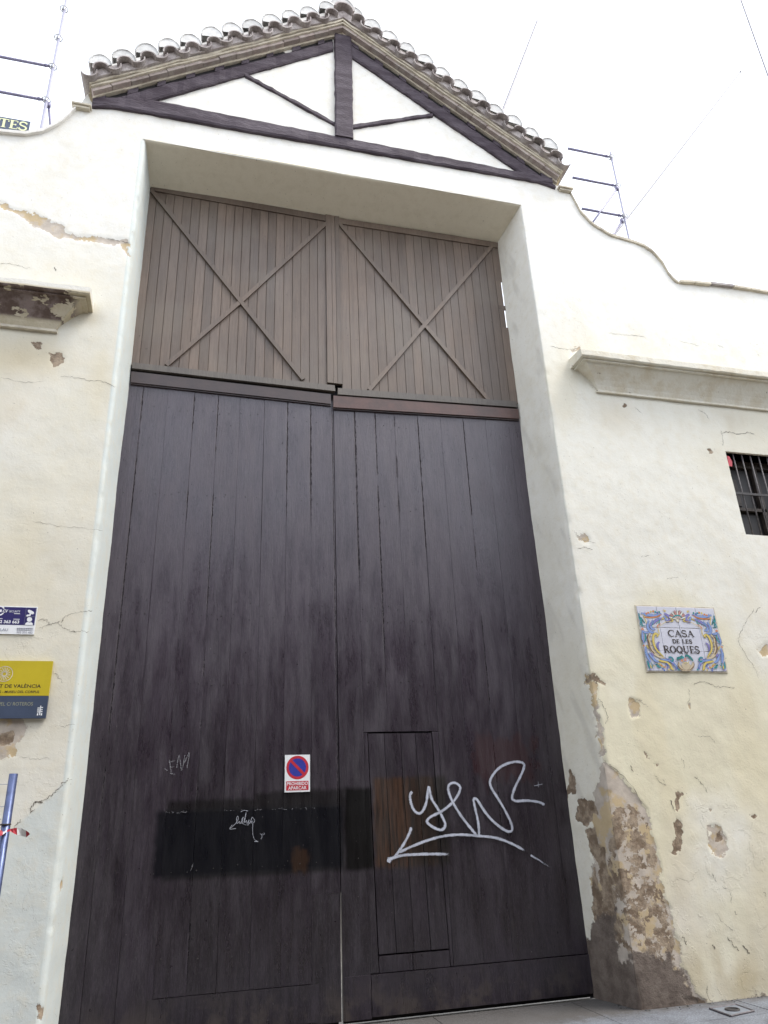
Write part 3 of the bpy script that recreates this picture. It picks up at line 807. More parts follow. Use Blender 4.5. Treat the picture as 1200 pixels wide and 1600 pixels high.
def hood_mat(name, patchy):
    g = NG(name)
    f1 = g.noise(5, detail=7, rough=.65); f2 = g.noise(30, detail=5)
    col = g.mix(g.step(f1, .4, .65), (.70, .67, .58), (.62, .56, .44))
    if patchy:
        X, Y, Z = g.xyz()
        n = g.noise(2.6, (1, 1, 2.2), 7, .62, (2.3, 0, 1.2))
        zone = g.math('MULTIPLY', g.step(Z, 6.49, 6.53), g.math('SUBTRACT', 1, g.step(Z, 6.725, 6.735)))
        zone = g.math('MULTIPLY', zone, g.math('SUBTRACT', 1, g.step(X, -.86, -.74)))
        ms = g.math('MULTIPLY', zone, g.step(n, .43, .445))
        col = g.mix(g.step(f1, .35, .6), (.56, .50, .38), (.48, .42, .30))
        col = g.mix(g.math('SUBTRACT', 1, g.step(Z, 6.735, 6.76)), (.68, .66, .60), col)
        col = g.mix(ms, col, g.mix(g.step(f1, .42, .6), (.12, .085, .07), (.24, .19, .175)))
    else:
        ms = g.step(g.noise(12, (1, 1, 1), 7, .65), .66, .68)
        col = g.mix(ms, col, (.30, .25, .20))
    return g.done(col, .9, g.bump(g.math('MULTIPLY_ADD', ms, -.6, g.math('ADD', f1, f2)), .5, .01), .2)
M['hoodr'] = hood_mat('hood_plaster', False); M['hoodl'] = hood_mat('hood_plaster_peeling', True)
hood('window_hood', 4.925, 9.6, True, M['hoodr'])['label'] = 'cream moulded hood over the barred window'
hood('window_hood', -4.6, -.655, False, M['hoodl'])['label'] = 'hood with brown peeling paint under the slab'

# ------------------------------------------------------------------ barred window
win = w_.build('window', M['plaster_plain'], house, HO)
m = MB(); m.box(WX0-.02, WX1+.02, .28, .31, WZ0-.02, WZ1+.02); m.build('window_pane', M['glass'], win, HO)
for (a, b, c0, d0) in [(WX0, WX0+.06, WZ0, WZ1), (WX1-.06, WX1, WZ0, WZ1), (WX0+.06, WX1-.06, WZ0, WZ0+.07), (WX0+.06, WX1-.06, WZ1-.09, WZ1),
                       (WX0+.06, WX1-.06, WZ0+.42, WZ0+.46), (7.46, 7.53, WZ0+.07, WZ1-.09)]:
    m = MB(); m.box(a, b, .22, .275, c0, d0); m.build('sash_frame', M['sash'], win, HO)
m = MB(); m.box(WX0+.08, WX0+.30, .262, .276, WZ0+.5, WZ1-.25); m.build('shutter_board', M['sash'], win, HO)
bx_ = []
q = at(1149, 715, .02).x
while q < WX1:
    m = MB(); m.tube([(q, .05, WZ0-.02), (q, .05, WZ1+.02)], .009, 8); m.build('bar', M['zinc'] if False else M['barm'] if 'barm' in M else M['sash'], win, HO, smooth=True); q += .128
zb_ = at(1160, 771, .03).z
m = MB(); m.box(WX0-.01, WX1+.01, .028, .040, zb_-.015, zb_+.015); m.build('crossbar', M['iron'], win, HO)
m = MB(); p = [at(1136, 712, .02), at(1140, 714, .02), at(1144, 722, .02), at(1144, 729, .02), at(1138, 728, .02)]
m.prism([(k.x, k.z) for k in reversed(p)], .018, .024); m.build('red_rag', M['red'], win, HO)

# ------------------------------------------------------------------ hairline cracks
def crack(pts, w=.005, y=-.004, jit=.010, name='crack'):
    P = catmull([(at(u, v).x, 0, at(u, v).z) for u, v in pts], 7)
    m = MB(); L = len(P); vs = []
    for i, p in enumerate(P):
        p = p+Vector((rnd.uniform(-jit, jit), 0, rnd.uniform(-jit, jit)))
        d = (P[min(i+1, L-1)]-P[max(i-1, 0)]); d.normalize(); nn = Vector((-d.z, 0, d.x))
        k = w*.8*rnd.uniform(.2, 1.2)*min(1, .3+i, .3+(L-1-i))
        off_ = (float(fbm(np.array([p.x]), np.array([p.z]), .8, 4, 3)[0])-.5)*.030+(float(fbm(np.array([p.x]), np.array([p.z]), 5, 3, 5)[0])-.5)*.007
        for s in (-1, 1): vs.append((p.x+nn.x*k*s/2, -off_-.0025, p.z+nn.z*k*s/2))
    fs = [(2*i, 2*i+2, 2*i+3, 2*i+1) for i in range(L-1)]
    m.add(vs, fs); return m.build(name, M['crack'], house, HO)
for pts, w in [
    ([(60,970),(72,968),(76,973),(84,975),(95,971),(102,964),(115,958),(130,956),(143,954)], .006),
    ([(92,975),(98,980),(108,985),(118,988),(128,986),(139,988)], .005), ([(62,983),(72,978),(80,975)], .004),
    ([(83,1049),(90,1056),(98,1066)], .004), ([(88,1133),(100,1135),(118,1131)], .003),
    ([(15,1300),(28,1286),(34,1280)], .005), ([(46,1268),(52,1256),(58,1253),(66,1254)], .012), ([(62,1252),(76,1246),(90,1234),(100,1222),(111,1216)], .007), ([(48,1272),(53,1264)], .014),
    ([(95,588),(118,590),(140,595),(160,596),(182,606)], .005), ([(0,412),(20,413),(38,418),(48,419)], .005), ([(85,418),(88,424)], .010),
    ([(165,340+32),(190,378),(204,380)], .012), ([(30,1182),(60,1186),(78,1184)], .003),
    ([(860,541),(878,545),(892,547),(904,544)], .006), ([(950,520),(965,522),(978,524)], .006), ([(975,523),(990,524),(1006,526)], .007), ([(1060,533),(1078,537),(1092,541)], .005), ([(1120,540),(1132,545)], .006),
    ([(1178,952),(1168,968),(1158,986),(1154,1000),(1158,1012),(1170,1030),(1180,1045),(1186,1060)], .005), ([(1187,948),(1180,958)], .007),
    ([(1082,1070),(1096,1065),(1108,1068),(1118,1072),(1132,1073),(1148,1074)], .006), ([(1075,1076),(1078,1090),(1074,1098)], .004),
    ([(897,830),(905,841),(914,845),(930,849)], .006), ([(902,857),(915,856),(925,858)], .006), ([(1126,672),(1130,690),(1128,698)], .006),
    ([(1128,677),(1140,675),(1152,679),(1168,676),(1180,680)], .009), ([(1090,640),(1100,645),(1108,655)], .007), ([(992,637),(1000,643),(1005,650)], .006),
    ([(935,1090),(944,1105),(950,1120),(946,1130)], .007), ([(985,1097),(998,1094),(1006,1100),(1012,1104)], .005),
    ([(1022,1210),(1032,1222),(1040,1226),(1036,1218)], .006), ([(1084,1214),(1092,1218),(1100,1228),(1106,1240)], .007), ([(1048,1250),(1054,1268)], .014),
    ([(1112,1365),(1116,1372),(1120,1378)], .008), ([(1127,1386),(1138,1388),(1142,1398),(1143,1412)], .004), ([(1066,1462),(1070,1470),(1072,1476)], .012), ([(1114,1478),(1118,1482)], .016),
    ([(1118,1425),(1126,1438),(1140,1450),(1146,1455)], .004), ([(1104,1540),(1107,1556),(1112,1566)], .005), ([(1138,1465),(1148,1478),(1156,1486)], .010), ([(1162,1478),(1168,1486),(1172,1490)], .014),
    ([(1148,1424),(1152,1430)], .008), ([(1192,1392),(1197,1400)], .010), ([(985,1290-95),(990,1205)], .010), ([(942,1188),(962,1203),(985,1226),(1008,1260)], .006),
    ([(50,815),(90,822),(135,826),(160,830)], .003), ([(0,590),(40,598),(70,596)], .003), ([(1000,870),(1015,868)], .004), ([(1040,905),(1060,902)], .004),
    ([(1066,1005+180),(1070,1200)], .006), ([(1090,1150),(1110,1152),(1118,1160)], .005), ([(930,1060),(926,1048)], .008)]:
    crack(pts, w)

# ------------------------------------------------------------------ the gate
gate = thing('wooden_gate', 'huge dark brown plank double gate with two crossed-brace panels above, sprayed white tag', 'gate', (2.05, D, 0))
GO = (2.05, D, 0)
def board(name, parent, b, t, z0, z1, y=D, th=.05, mat='gate', n=5, j=.0017, c=.0013, yj=.0020, zt=None, zb=None):
    """b,t: (x0,x1) at bottom and top"""
    m = MB(); rr = []
    dy = rnd.uniform(-yj, yj)
    for i in range(n+1):
        s = i/n
        a0 = b[0]+(t[0]-b[0])*s+rnd.uniform(-j, j); a1 = b[1]+(t[1]-b[1])*s+rnd.uniform(-j, j)
        zl = zr = z0+(z1-z0)*s
        if i == 0 and zb: zl, zr = zb
        if i == n and zt: zl, zr = zt
        f = y+dy+rnd.uniform(-.001, .001)
        rr.append([(a0, f+th, zl), (a0, f+c, zl), (a0+c, f, zl), (a1-c, f, zr), (a1, f+c, zr), (a1, f+th, zr)])
    m.rings(rr)
    return m.build(name, M[mat], parent, GO)
def X(u, v): return at(u, v, D).x
def Zz(u, v): return at(u, v, D).z
def leaf_backing(name, x0, x1, z0, z1, hole=None):
    m = MB()
    if hole:
        h0, h1, k0, k1 = hole
        m.box(x0, h0, D+.06, D+.085, z0, z1); m.box(h1, x1, D+.06, D+.085, z0, z1);  m.box(h0, h1, D+.06, D+.085, k1, z1)
    else: m.box(x0, x1, D+.06, D+.085, z0, z1)
    return m.build(name, M['dark'], gate, GO)
SEAM = 2.047
ZG = Zz(537, 1395)
leafL = leaf_backing('door_leaf', XL-.03, SEAM+.012, .0, 6.42, (SEAM-.03, SEAM+.0121, .0, ZG))
m = MB(); m.box(XL-.05, XR+.03, D+.088, D+.12, 6.2, 6.75); m.build('rail_gap_blocker', M['dark'], gate, GO)  # added dark board that stops daylight through the gap at the rails
leafR = leaf_backing('door_leaf', SEAM+.0125, XR+.02, .0, 6.42, None)
GAP = .0010
eL = [XL-.03]+[X(u, 995) for u in (185, 230, 278, 321, 360, 404, 445, 486)]+[SEAM]
zkL0, zkL1 = Zz(230, 1578), Zz(490, 1550)
zkL0 = max(zkL0, .18)
for i in range(len(eL)-1):
    a, b = eL[i]+GAP/2, eL[i+1]-GAP/2
    sk = rnd.uniform(-.012, .012)
    if i == len(eL)-2:          # meeting stile: worn back from the joint near the ground, daylight shows
        zg = Zz(537, 1395)
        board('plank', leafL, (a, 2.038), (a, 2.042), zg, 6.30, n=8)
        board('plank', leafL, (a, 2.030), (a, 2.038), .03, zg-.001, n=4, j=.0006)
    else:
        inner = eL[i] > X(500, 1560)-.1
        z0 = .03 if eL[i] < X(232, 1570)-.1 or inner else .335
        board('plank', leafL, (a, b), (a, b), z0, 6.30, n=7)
xs0 = X(225, 1575)
board('kick_rail', leafL, (xs0+.02, X(499, 1560)), (xs0+.02, X(499, 1560)), .045, .33, y=D-.006, th=.05, n=3)
board('kick_rail', leafL, (XL-.03, xs0+.012), (XL-.03, xs0+.012), .03, .16, y=D-.008, th=.05, n=2)
# right leaf
w1, w2, w3, w4 = at(575, 1147, D), at(674, 1142, D), at(702, 1483, D), at(592, 1492, D)
eR = [SEAM]+[X(u, 995) for u in (564, 600, 634, 675, 715, 755, 794, 835)]+[XR+.03]
K0 = .365
def wx(zv, l): 
    a, b = (w4, w1) if l else (w3, w2)
    return a.x+(b.x-a.x)*(zv-a.z)/(b.z-a.z)
for i in range(len(eR)-1):
    a, b = eR[i]+GAP/2, eR[i+1]-GAP/2
    z0 = .03 if i == 0 else K0+.004
    if i in (1, 2, 3):
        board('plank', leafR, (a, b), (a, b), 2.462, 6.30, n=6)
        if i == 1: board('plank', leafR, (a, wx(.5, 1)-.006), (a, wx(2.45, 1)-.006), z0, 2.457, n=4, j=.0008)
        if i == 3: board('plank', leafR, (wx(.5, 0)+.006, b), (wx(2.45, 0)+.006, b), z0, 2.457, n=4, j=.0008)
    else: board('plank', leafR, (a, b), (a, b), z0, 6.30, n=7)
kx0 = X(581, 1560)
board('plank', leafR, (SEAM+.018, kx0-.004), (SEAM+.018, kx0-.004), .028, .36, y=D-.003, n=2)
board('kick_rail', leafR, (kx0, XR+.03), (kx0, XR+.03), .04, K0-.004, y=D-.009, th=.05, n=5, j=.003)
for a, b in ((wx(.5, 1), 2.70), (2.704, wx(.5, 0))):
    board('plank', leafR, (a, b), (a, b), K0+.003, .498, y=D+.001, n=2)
# wicket door in the right leaf
wk = MB(); wk.box(w4.x+.01, w3.x-.01, D+.052, D+.062, .515, 2.44); wicket = wk.build('wicket_door', M['dark'], gate, GO)
ws = [0, .25, .50, .74, 1]
for i in range(4):
    f = lambda zv, s: wx(zv, 1)+(wx(zv, 0)-wx(zv, 1))*s
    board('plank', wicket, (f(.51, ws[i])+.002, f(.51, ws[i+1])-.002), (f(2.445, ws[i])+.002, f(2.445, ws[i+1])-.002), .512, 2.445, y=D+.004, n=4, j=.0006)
# top rails of the leaves
def rail(parent, p0, p1, p2, p3, y0, y1, mat, name='rail'):
    a = [at(u, v, y0) for u, v in (p0, p1, p2, p3)]   # bl, br, tr, tl
    m = MB(); m.prism([(k.x, k.z) for k in a], y0, y1); return m.build(name, M[mat], parent, GO)
rail(leafL, (204, 597), (517, 631), (517, 616), (205, 580), D-.035, D+.02, 'rail')
rail(leafL, (204, 600), (517, 634), (517, 632), (204, 598), D-.020, D+.01, 'rail')
rail(leafR, (521, 636), (811, 654), (810, 639), (521, 618), D-.040, D+.02, 'rail2' if 'rail2' in M else 'rail')
rail(leafR, (521, 639), (811, 657), (811, 655), (521, 637), D-.022, D+.01, 'rail')
# bolt and nail heads on the leaves
for parent, lo, hi in ((leafL, XL+.05, SEAM-.05), (leafR, SEAM+.08, XR-.05)):
    m = MB()
    for zr_ in (6.0, 4.95, 3.75, 3.62, 2.95, 1.3, .62):
        q = lo+rnd.uniform(0, .1)
        while q < hi:
            if not (parent is leafR and 2.3 < q < 3.1 and zr_ < 2.5):
                zc = zr_+rnd.uniform(-.03, .03); r = rnd.uniform(.004, .0075)
                m.rings([[(q+r*math.cos(t), D+.002, zc+r*math.sin(t)) for t in [k*math.pi/3 for k in range(6)]],
                         [(q+r*.7*math.cos(t), D-.004, zc+r*.7*math.sin(t)) for t in [k*math.pi/3 for k in range(6)]]])
            q += rnd.uniform(.07, .16)
    o = m.build('nail_heads', M['iron'], parent, GO); o['kind'] = 'stuff'
# ---- upper fixed panels
PT, PB = ZS+.02, None
YP = D-.012
def upper(u0, v0, u1, v1, n, xl0, xl1, notch=False):
    """u0,v0 - u1,v1: lower edge of the slat field"""
    zb0, zb1 = at(u0, v0, YP).z, at(u1, v1, YP).z
    m = MB(); m.box(xl0, xl1-(.05 if notch else 0), YP+.022, YP+.045, min(zb0, zb1)-.05, PT)
    pan = m.build('transom_panel', M['dark'], gate, GO)
    for i in range(n):
        a, b = xl0+(xl1-xl0)*i/n+.0013, xl0+(xl1-xl0)*(i+1)/n-.0013
        za, zb = zb0+(zb1-zb0)*i/n, zb0+(zb1-zb0)*(i+1)/n
        if notch and i == n-1:
            zn = [at(793, 512, YP).z, at(789, 484, YP).z, at(788, 478, YP).z, at(784, 440, YP).z]
            for (k0, k1, w) in ((min(za, zb), zn[0], 0), (zn[0], zn[1], .034), (zn[1], zn[2], .005), (zn[2], zn[3], .030), (zn[3], PT, 0)):
                board('slat', pan, (a, b-w), (a, b-w), k0, k1, y=YP, th=.02, mat='panel', n=1, j=.0004, yj=.0003)
        else: board('slat', pan, (a, b), (a, b), min(za, zb), PT, y=YP, th=.02, mat='panel', n=2, j=.0006, c=.0032, yj=.0012)
    return pan
xm = 2.055
panL = upper(207, 570, 520, 604, 21, XL-.02, xm-.085)
panR = upper(528, 608, 806, 630, 20, xm+.10, XR+.012, True)
m = MB(); za_, zb3 = at(793, 512, YP).z-.08, at(784, 440, YP).z+.08
m.box(XR-.02, XRo+.06, D+.010, D+.03, 0, za_); m.box(XR-.02, XRo+.06, D+.010, D+.03, zb3, ZS+.1)  # added dark boards blocking daylight leaks at the jamb, open at the notch
m.build('jamb_gap_blocker', M['dark'], gate, GO)
def stick(parent, p0, p1, w, y0, y1, mat='panel', name='brace', cut=0):
    a, b = at(*p0, y0), at(*p1, y0); d = (b-a).normalized(); n = Vector((-d.z, 0, d.x))*w/2
    if n.z < 0: n = -n
    m = MB()
    if d.x < 0: a, b = b, a
    pts = [(a-n), (b-n), (b+n), (a+n)]
    m.prism([(k.x, k.z) for k in pts], y0, y1); return m.build(name, M[mat], parent, GO)
stick(panL, (237, 297), (474, 592), .050, YP-.030, YP)
stick(panL, (510, 348), (379, 468), .050, YP-.026, YP); stick(panL, (379, 468), (260, 570), .050, YP-.026, YP)
stick(panR, (768, 385), (577, 609), .050, YP-.030, YP)
stick(panR, (531, 349), (663, 506), .050, YP-.026, YP); stick(panR, (663, 506), (766, 627), .050, YP-.026, YP)
# frames of the upper panels
rail(panL, (206, 575), (524, 611), (523, 602), (207, 566), D-.050, D+.01, 'panel_rail', 'bottom_rail')
rail(panR, (528, 616), (808, 636), (807, 627), (528, 606), D-.050, D+.01, 'panel_rail', 'bottom_rail')
for parent, a, b in ((panL, xm-.085, xm-.012), (panL, xm-.010, xm+.038), (panR, xm+.042, xm+.098)):
    board('stile', parent, (a, b), (a, b), at(522, 600, YP).z, PT-.005, y=YP-.022, th=.04, mat='panel', n=3)
rail(panL, (236, 297), (520, 347), (520, 338), (236, 288), YP-.016, YP, 'panel', 'top_rail')
rail(panR, (524, 348), (778, 387), (778, 379), (524, 340), YP-.016, YP, 'panel', 'top_rail')

# ------------------------------------------------------------------ paint marks
def ribbon(pts, w, y, mat, name, parent, org, fade=0, n=7, smooth=True, wj=.15, conv=None):
    P = catmull(pts, n) if smooth else [Vector(p) for p in pts]
    L = len(P); vs, al, fs = [], [], []
    K = [(-1, 0), (-.55, .75), (0, 1), (.55, .75), (1, 0)]
    for i, p in enumerate(P):
        d = (P[min(i+1, L-1)]-P[max(i-1, 0)]).normalized(); nn = Vector((-d.z, 0, d.x))
        k = w*(1+rnd.uniform(-wj, wj))/2; e = min(1, (L-1-i)/max(1, fade*L)) if fade else 1
        for s, a in K: vs.append((p.x+nn.x*k*s, y-.00004*i, p.z+nn.z*k*s)); al.append(a*e)
    for i in range(L-1):
        for j in range(4): fs.append((i*5+j, i*5+j+1, i*5+j+6, i*5+j+5))
    m = MB(); m.add(vs, fs); o = m.build(name, M[mat], parent, org); set_float(o.data, 'alpha', al); return o
def g1(pts): return [(at(590+u/4.138, 1170+v/4.138, D).x, 0, at(590+u/4.138, 1170+v/4.138, D).z) for u, v in pts]
YG = D-.014
tag_strokes = [
    ([(222,278),(207,300),(212,345),(232,395),(262,418),(290,400),(312,345),(328,248),(345,320),(385,385),(420,450),(434,490),(420,520),(390,522),(345,500),(316,470),(340,440),(400,410),(450,375),(495,330),(524,280),(528,245),(500,222),(470,225),(452,250),(462,300),(492,365),(540,440),(590,505),(632,556)], .036, 0),
    ([(652,555),(650,500),(640,440),(624,370),(618,325),(640,330),(672,380),(720,445),(780,500),(830,532),(858,532),(866,515),(855,470),(815,390),(770,315),(735,260),(722,220),(735,180),(775,130),(830,98),(890,85),(938,95),(938,130),(915,185),(885,245),(866,300),(868,328),(895,338),(950,335),(1010,340),(1045,348),(1072,362)], .036, 0),
    ([(214,508),(205,540),(175,600),(140,655),(110,695),(72,718)], .036, 0),
    ([(66,722),(75,712),(70,724),(78,716)], .055, 0),
    ([(72,716),(150,690),(260,682),(350,680),(475,682)], .034, .1),
    ([(140,668),(220,630),(320,592),(420,565),(520,555),(640,562),(760,576),(860,612),(960,665)], .034, .05),
    ([(985,688),(1040,720),(1095,755),(1160,775)], .026, .9)]
spray = None
for i, (pts, w, fd) in enumerate(tag_strokes):
    o = ribbon(g1(pts), w, YG-.0006*i, 'spray', 'graffiti', leafR, GO, fd)
    if i == 0: o['label'] = 'white sprayed tag stroke with looping letters'
def g2(pts): return [(at(330+u/10, 1240+v/10, D).x, 0, at(330+u/10, 1240+v/10, D).z) for u, v in pts]
for i, pts in enumerate([
    [(385,545),(290,552),(325,490)], [(290,550),(385,462),(420,400),(415,352),(395,380),(398,450),(410,465),(440,430)], [(440,430),(445,465),(470,440),(480,400),(500,370),(480,460),(510,440)],
    [(510,440),(520,400),(545,295),(520,450),(550,420)], [(550,420),(560,470),(590,410),(575,480),(610,440),(640,362),(600,470)], [(640,365),(680,425),(640,460),(620,440),(650,430)],
    [(652,450),(645,540),(650,640),(672,710),(720,750)], [(672,748),(735,752)], [(760,628),(785,640),(790,680),(775,710)], [(800,625),(815,650)], [(822,612),(830,640)], [(440,470),(480,460),(520,485),(580,490)], [(465,285),(490,268),(530,262),(570,275)]]):
    ribbon(g2(pts), .0065, D-.010-.0004*i, 'chalk', 'marker_scrawl', leafL, GO, wj=.3)
def g3(pts): return [(at(80+u/2.5, 1120+v/2.5, D).x, 0, at(80+u/2.5, 1120+v/2.5, D).z) for u, v in pts]
for i, pts in enumerate([[(462,170),(470,225)], [(460,178),(482,172)], [(462,198),(480,195)], [(464,222),(482,224)], [(490,200),(500,150),(510,210),(522,150)], [(520,180),(540,140),(530,200)], [(442,202),(455,210)],
                         [(545,600),(555,572)]]):
    ribbon(g3(pts), .010, D-.010-.0004*i, 'faint', 'scratch_mark', leafL, GO, wj=.4)
# pale line of drips on the black band
for k in range(40):
    u = rnd.choice([rnd.uniform(258, 295), rnd.uniform(350, 408), rnd.uniform(425, 495)]); v = 1270-(u-258)*.033+rnd.uniform(-1.5, 1.5)
    p = at(u, v, D); ribbon([(p.x-.006, 0, p.z), (p.x+rnd.uniform(0, .012), 0, p.z+.002)], rnd.uniform(.004, .008), D-.012, 'faint', 'paint_drip', leafL, GO, smooth=False)
for (u, v) in [(840,1227)]:
    p = at(u, v, D); ribbon([(p.x-.045, 0, p.z-.005), (p.x+.05, 0, p.z+.01)], .010, D-.012, 'chalk', 'scratch_mark', leafR, GO, smooth=False)
    ribbon([(p.x, 0, p.z-.02), (p.x+.005, 0, p.z+.035)], .008, D-.013, 'chalk', 'scratch_mark', leafR, GO, smooth=False)

# ------------------------------------------------------------------ lettering helpers
def text_mesh(body, x0, x1, z0, z1, y, mat, parent, org, shear=0, bold=0, name='lettering'):
    cu = bpy.data.curves.new('t', 'FONT'); cu.body = body; cu.size = 1; cu.shear = shear; cu.offset = bold; cu.resolution_u = 3
    o = bpy.data.objects.new('t', cu); S.collection.objects.link(o)
    dg = bpy.context.evaluated_depsgraph_get(); me = bpy.data.meshes.new_from_object(o.evaluated_get(dg)); bpy.data.objects.remove(o)
    me.name = name
    co = np.zeros(len(me.vertices)*3); me.vertices.foreach_get('co', co); co = co.reshape(-1, 3)
    mn, mx = co.min(0), co.max(0)
    nc = np.zeros_like(co)
    nc[:, 0] = x0+(co[:, 0]-mn[0])/(mx[0]-mn[0])*(x1-x0)-org[0]; nc[:, 2] = z0+(co[:, 1]-mn[1])/(mx[1]-mn[1])*(z1-z0)-org[2]; nc[:, 1] = y-org[1]
    me.vertices.foreach_set('co', nc.ravel()); me.materials.clear(); me.materials.append(M[mat]); me.update()
    q = bpy.data.objects.new(name, me); S.collection.objects.link(q); q.parent = parent; return q
def disc(m, cx, cz, r, y, n=40, mi=0, r0=0):
    if r0: m.add([(cx+r*math.cos(2*math.pi*k/n), y, cz+r*math.sin(2*math.pi*k/n)) for k in range(n)]+[(cx+r0*math.cos(2*math.pi*k/n), y, cz+r0*math.sin(2*math.pi*k/n)) for k in range(n)],
                 [(k, (k+1) % n, (k+1) % n+n, k+n) for k in range(n)], mi)
    else: m.add([(cx+r*math.cos(2*math.pi*k/n), y, cz+r*math.sin(2*math.pi*k/n)) for k in range(n)], [tuple(range(n))], mi)

# serif glyphs drawn as strokes: (points, width factor)
TH, TN = .17, .075
def arc(cx, cz, rx, rz, a0, a1, n=10): return [(cx+rx*math.cos(math.radians(a0+(a1-a0)*k/n)), cz+rz*math.sin(math.radians(a0+(a1-a0)*k/n))) for k in range(n+1)]
SER = lambda x, z, w=.28: ([(x-w/2, z), (x+w/2, z)], .06)
GL = {
 'C': (.78, [(arc(.45, .5, .38, .47, 55, 305, 16), TN*1.2), (arc(.42, .5, .34, .42, 110, 250), TH), ([(.72, .98), (.72, .66)], TN)]),
 'A': (.86, [([(.14, .02), (.43, .97)], TN), ([(.43, .97), (.74, .02)], TH), ([(.24, .36), (.63, .36)], TN), SER(.14, .03), SER(.74, .03)]),
 'S': (.66, [(arc(.33, .74, .24, .23, 30, 230, 12)+arc(.33, .26, .26, .24, 60, -150, 14), TH*.75), ([(.58, .95), (.58, .72)], TN), ([(.07, .05), (.07, .30)], TN)]),
 'D': (.84, [([(.2, .03), (.2, .97)], TH), (arc(.3, .5, .46, .46, -90, 90, 14), TH*.8), ([(.05, .97), (.35, .97)], TN), ([(.05, .03), (.35, .03)], TN)]),
 'E': (.72, [([(.2, .03), (.2, .97)], TH), ([(.05, .96), (.62, .96), (.62, .76)], TN), ([(.2, .52), (.5, .52)], TN), ([(.5, .62), (.5, .42)], TN), ([(.05, .04), (.65, .04), (.65, .26)], TN)]),
 'L': (.68, [([(.2, .03), (.2, .97)], TH), SER(.2, .97, .34), ([(.05, .04), (.62, .04), (.62, .28)], TN)]),
 'R': (.84, [([(.2, .03), (.2, .97)], TH), ([(.05, .97), (.35, .97)]+arc(.4, .74, .25, .23, 90, -90, 10)+[(.2, .51)], TH*.65), ([(.42, .5), (.72, .04)], TH), SER(.2, .03, .32), SER(.78, .03, .2)]),
 'O': (.9, [(arc(.45, .5, .38, .47, 0, 360, 24), TN*1.2), (arc(.45, .5, .34, .40, 120, 240), TH), (arc(.45, .5, .34, .40, -60, 60), TH)]),
 'Q': (.9, [(arc(.45, .5, .38, .47, 0, 360, 24), TN*1.2), (arc(.45, .5, .34, .40, 120, 240), TH), (arc(.45, .5, .34, .40, -60, 60), TH), ([(.42, .22), (.58, .02), (.80, -.12)], TN*1.3)]),
 'U': (.88, [([(.2, .97), (.2, .35)]+arc(.44, .32, .24, .28, 180, 300, 8), TH*.9), ([(.7, .97), (.7, .30), (.56, .06)], TN*1.2), SER(.2, .97, .3), SER(.7, .97, .26)]),
 'T': (.78, [([(.39, .03), (.39, .97)], TH), ([(.05, .72), (.06, .96), (.72, .96), (.73, .72)], TN*1.2), SER(.39, .03, .34)]),
 ' ': (.45, [])}
def flat_stroke(m, P, w, y, cols=None, col=None):
    L = len(P); vs = []
    for i, p in enumerate(P):
        a, b = P[min(i+1, L-1)], P[max(i-1, 0)]; dx, dz = a[0]-b[0], a[1]-b[1]; l = math.hypot(dx, dz) or 1
        k = (w[i] if isinstance(w, list) else w)/2
        vs += [(p[0]+dz/l*k, y, p[1]-dx/l*k), (p[0]-dz/l*k, y, p[1]+dx/l*k)]
    m.add(vs, [(2*i, 2*i+2, 2*i+3, 2*i+1) for i in range(L-1)])
    if cols is not None: cols += [col]*len(vs)
def serif(body, x0, x1, z0, z1, y, mat, parent, org, name='lettering', slope=0.0, k=1.15):
    tot = sum(GL[c][0] for c in body); kx = (x1-x0)/tot; kz = z1-z0; m = MB(); cx = x0; i = 0
    for ch in body:
        wd, st = GL[ch]
        for pts, w in st:
            i += 1
            P = [(cx+px*kx, z0+pz*kz+slope*(cx+px*kx-x0)) for px, pz in pts]
            flat_stroke(m, P, w*min(kx, kz)*k, y-.00002*i)
        cx += wd*kx
    return m.build(name, M[mat], parent, org)

# ------------------------------------------------------------------ no parking plate on the left leaf
a, b = at(445, 1180, D), at(484, 1237, D); x0, x1, z1_, z0_ = a.x, b.x, a.z, b.z
npk = thing('no_parking_sign', 'small white no parking plate with blue disc reading PROHIBIDO APARCAR on the left gate leaf', 'sign', (x0, D-.01, z0_)); NO = npk.location[:]
yp = D-.016
m = MB(); m.box(x0, x1, yp, D-.003, z0_, z1_); m.build('plate', M['white'], npk, NO)
W_, H_ = x1-x0, z1_-z0_
cx, cz, r = (x0+x1)/2, z0_+H_*.655, W_*.445
m = MB(); disc(m, cx, cz, r, yp-.001, 44, r0=r*.77); 
fl_ = MB(); disc(fl_, cx, cz, r*.79, yp-.0006, 44); fl_.build('blue_disc', M['blue'], npk, NO)
m.build('red_ring', M['red'], npk, NO)
m = MB(); flat_stroke(m, [(cx-r*.6, cz+r*.6), (cx+r*.6, cz-r*.6)], r*.24, yp-.0015); m.build('red_bar', M['red'], npk, NO)
m = MB(); m.box(x0+W_*.06, x1-W_*.06, yp-.0012, yp, z0_+H_*.045, z0_+H_*.29); m.build('red_panel', M['red'], npk, NO)
text_mesh('PROHIBIDO', x0+W_*.09, x1-W_*.09, z0_+H_*.180, z0_+H_*.268, yp-.002, 'white', npk, NO, bold=.012)
text_mesh('APARCAR', x0+W_*.14, x1-W_*.14, z0_+H_*.065, z0_+H_*.155, yp-.002, 'white', npk, NO, bold=.012)

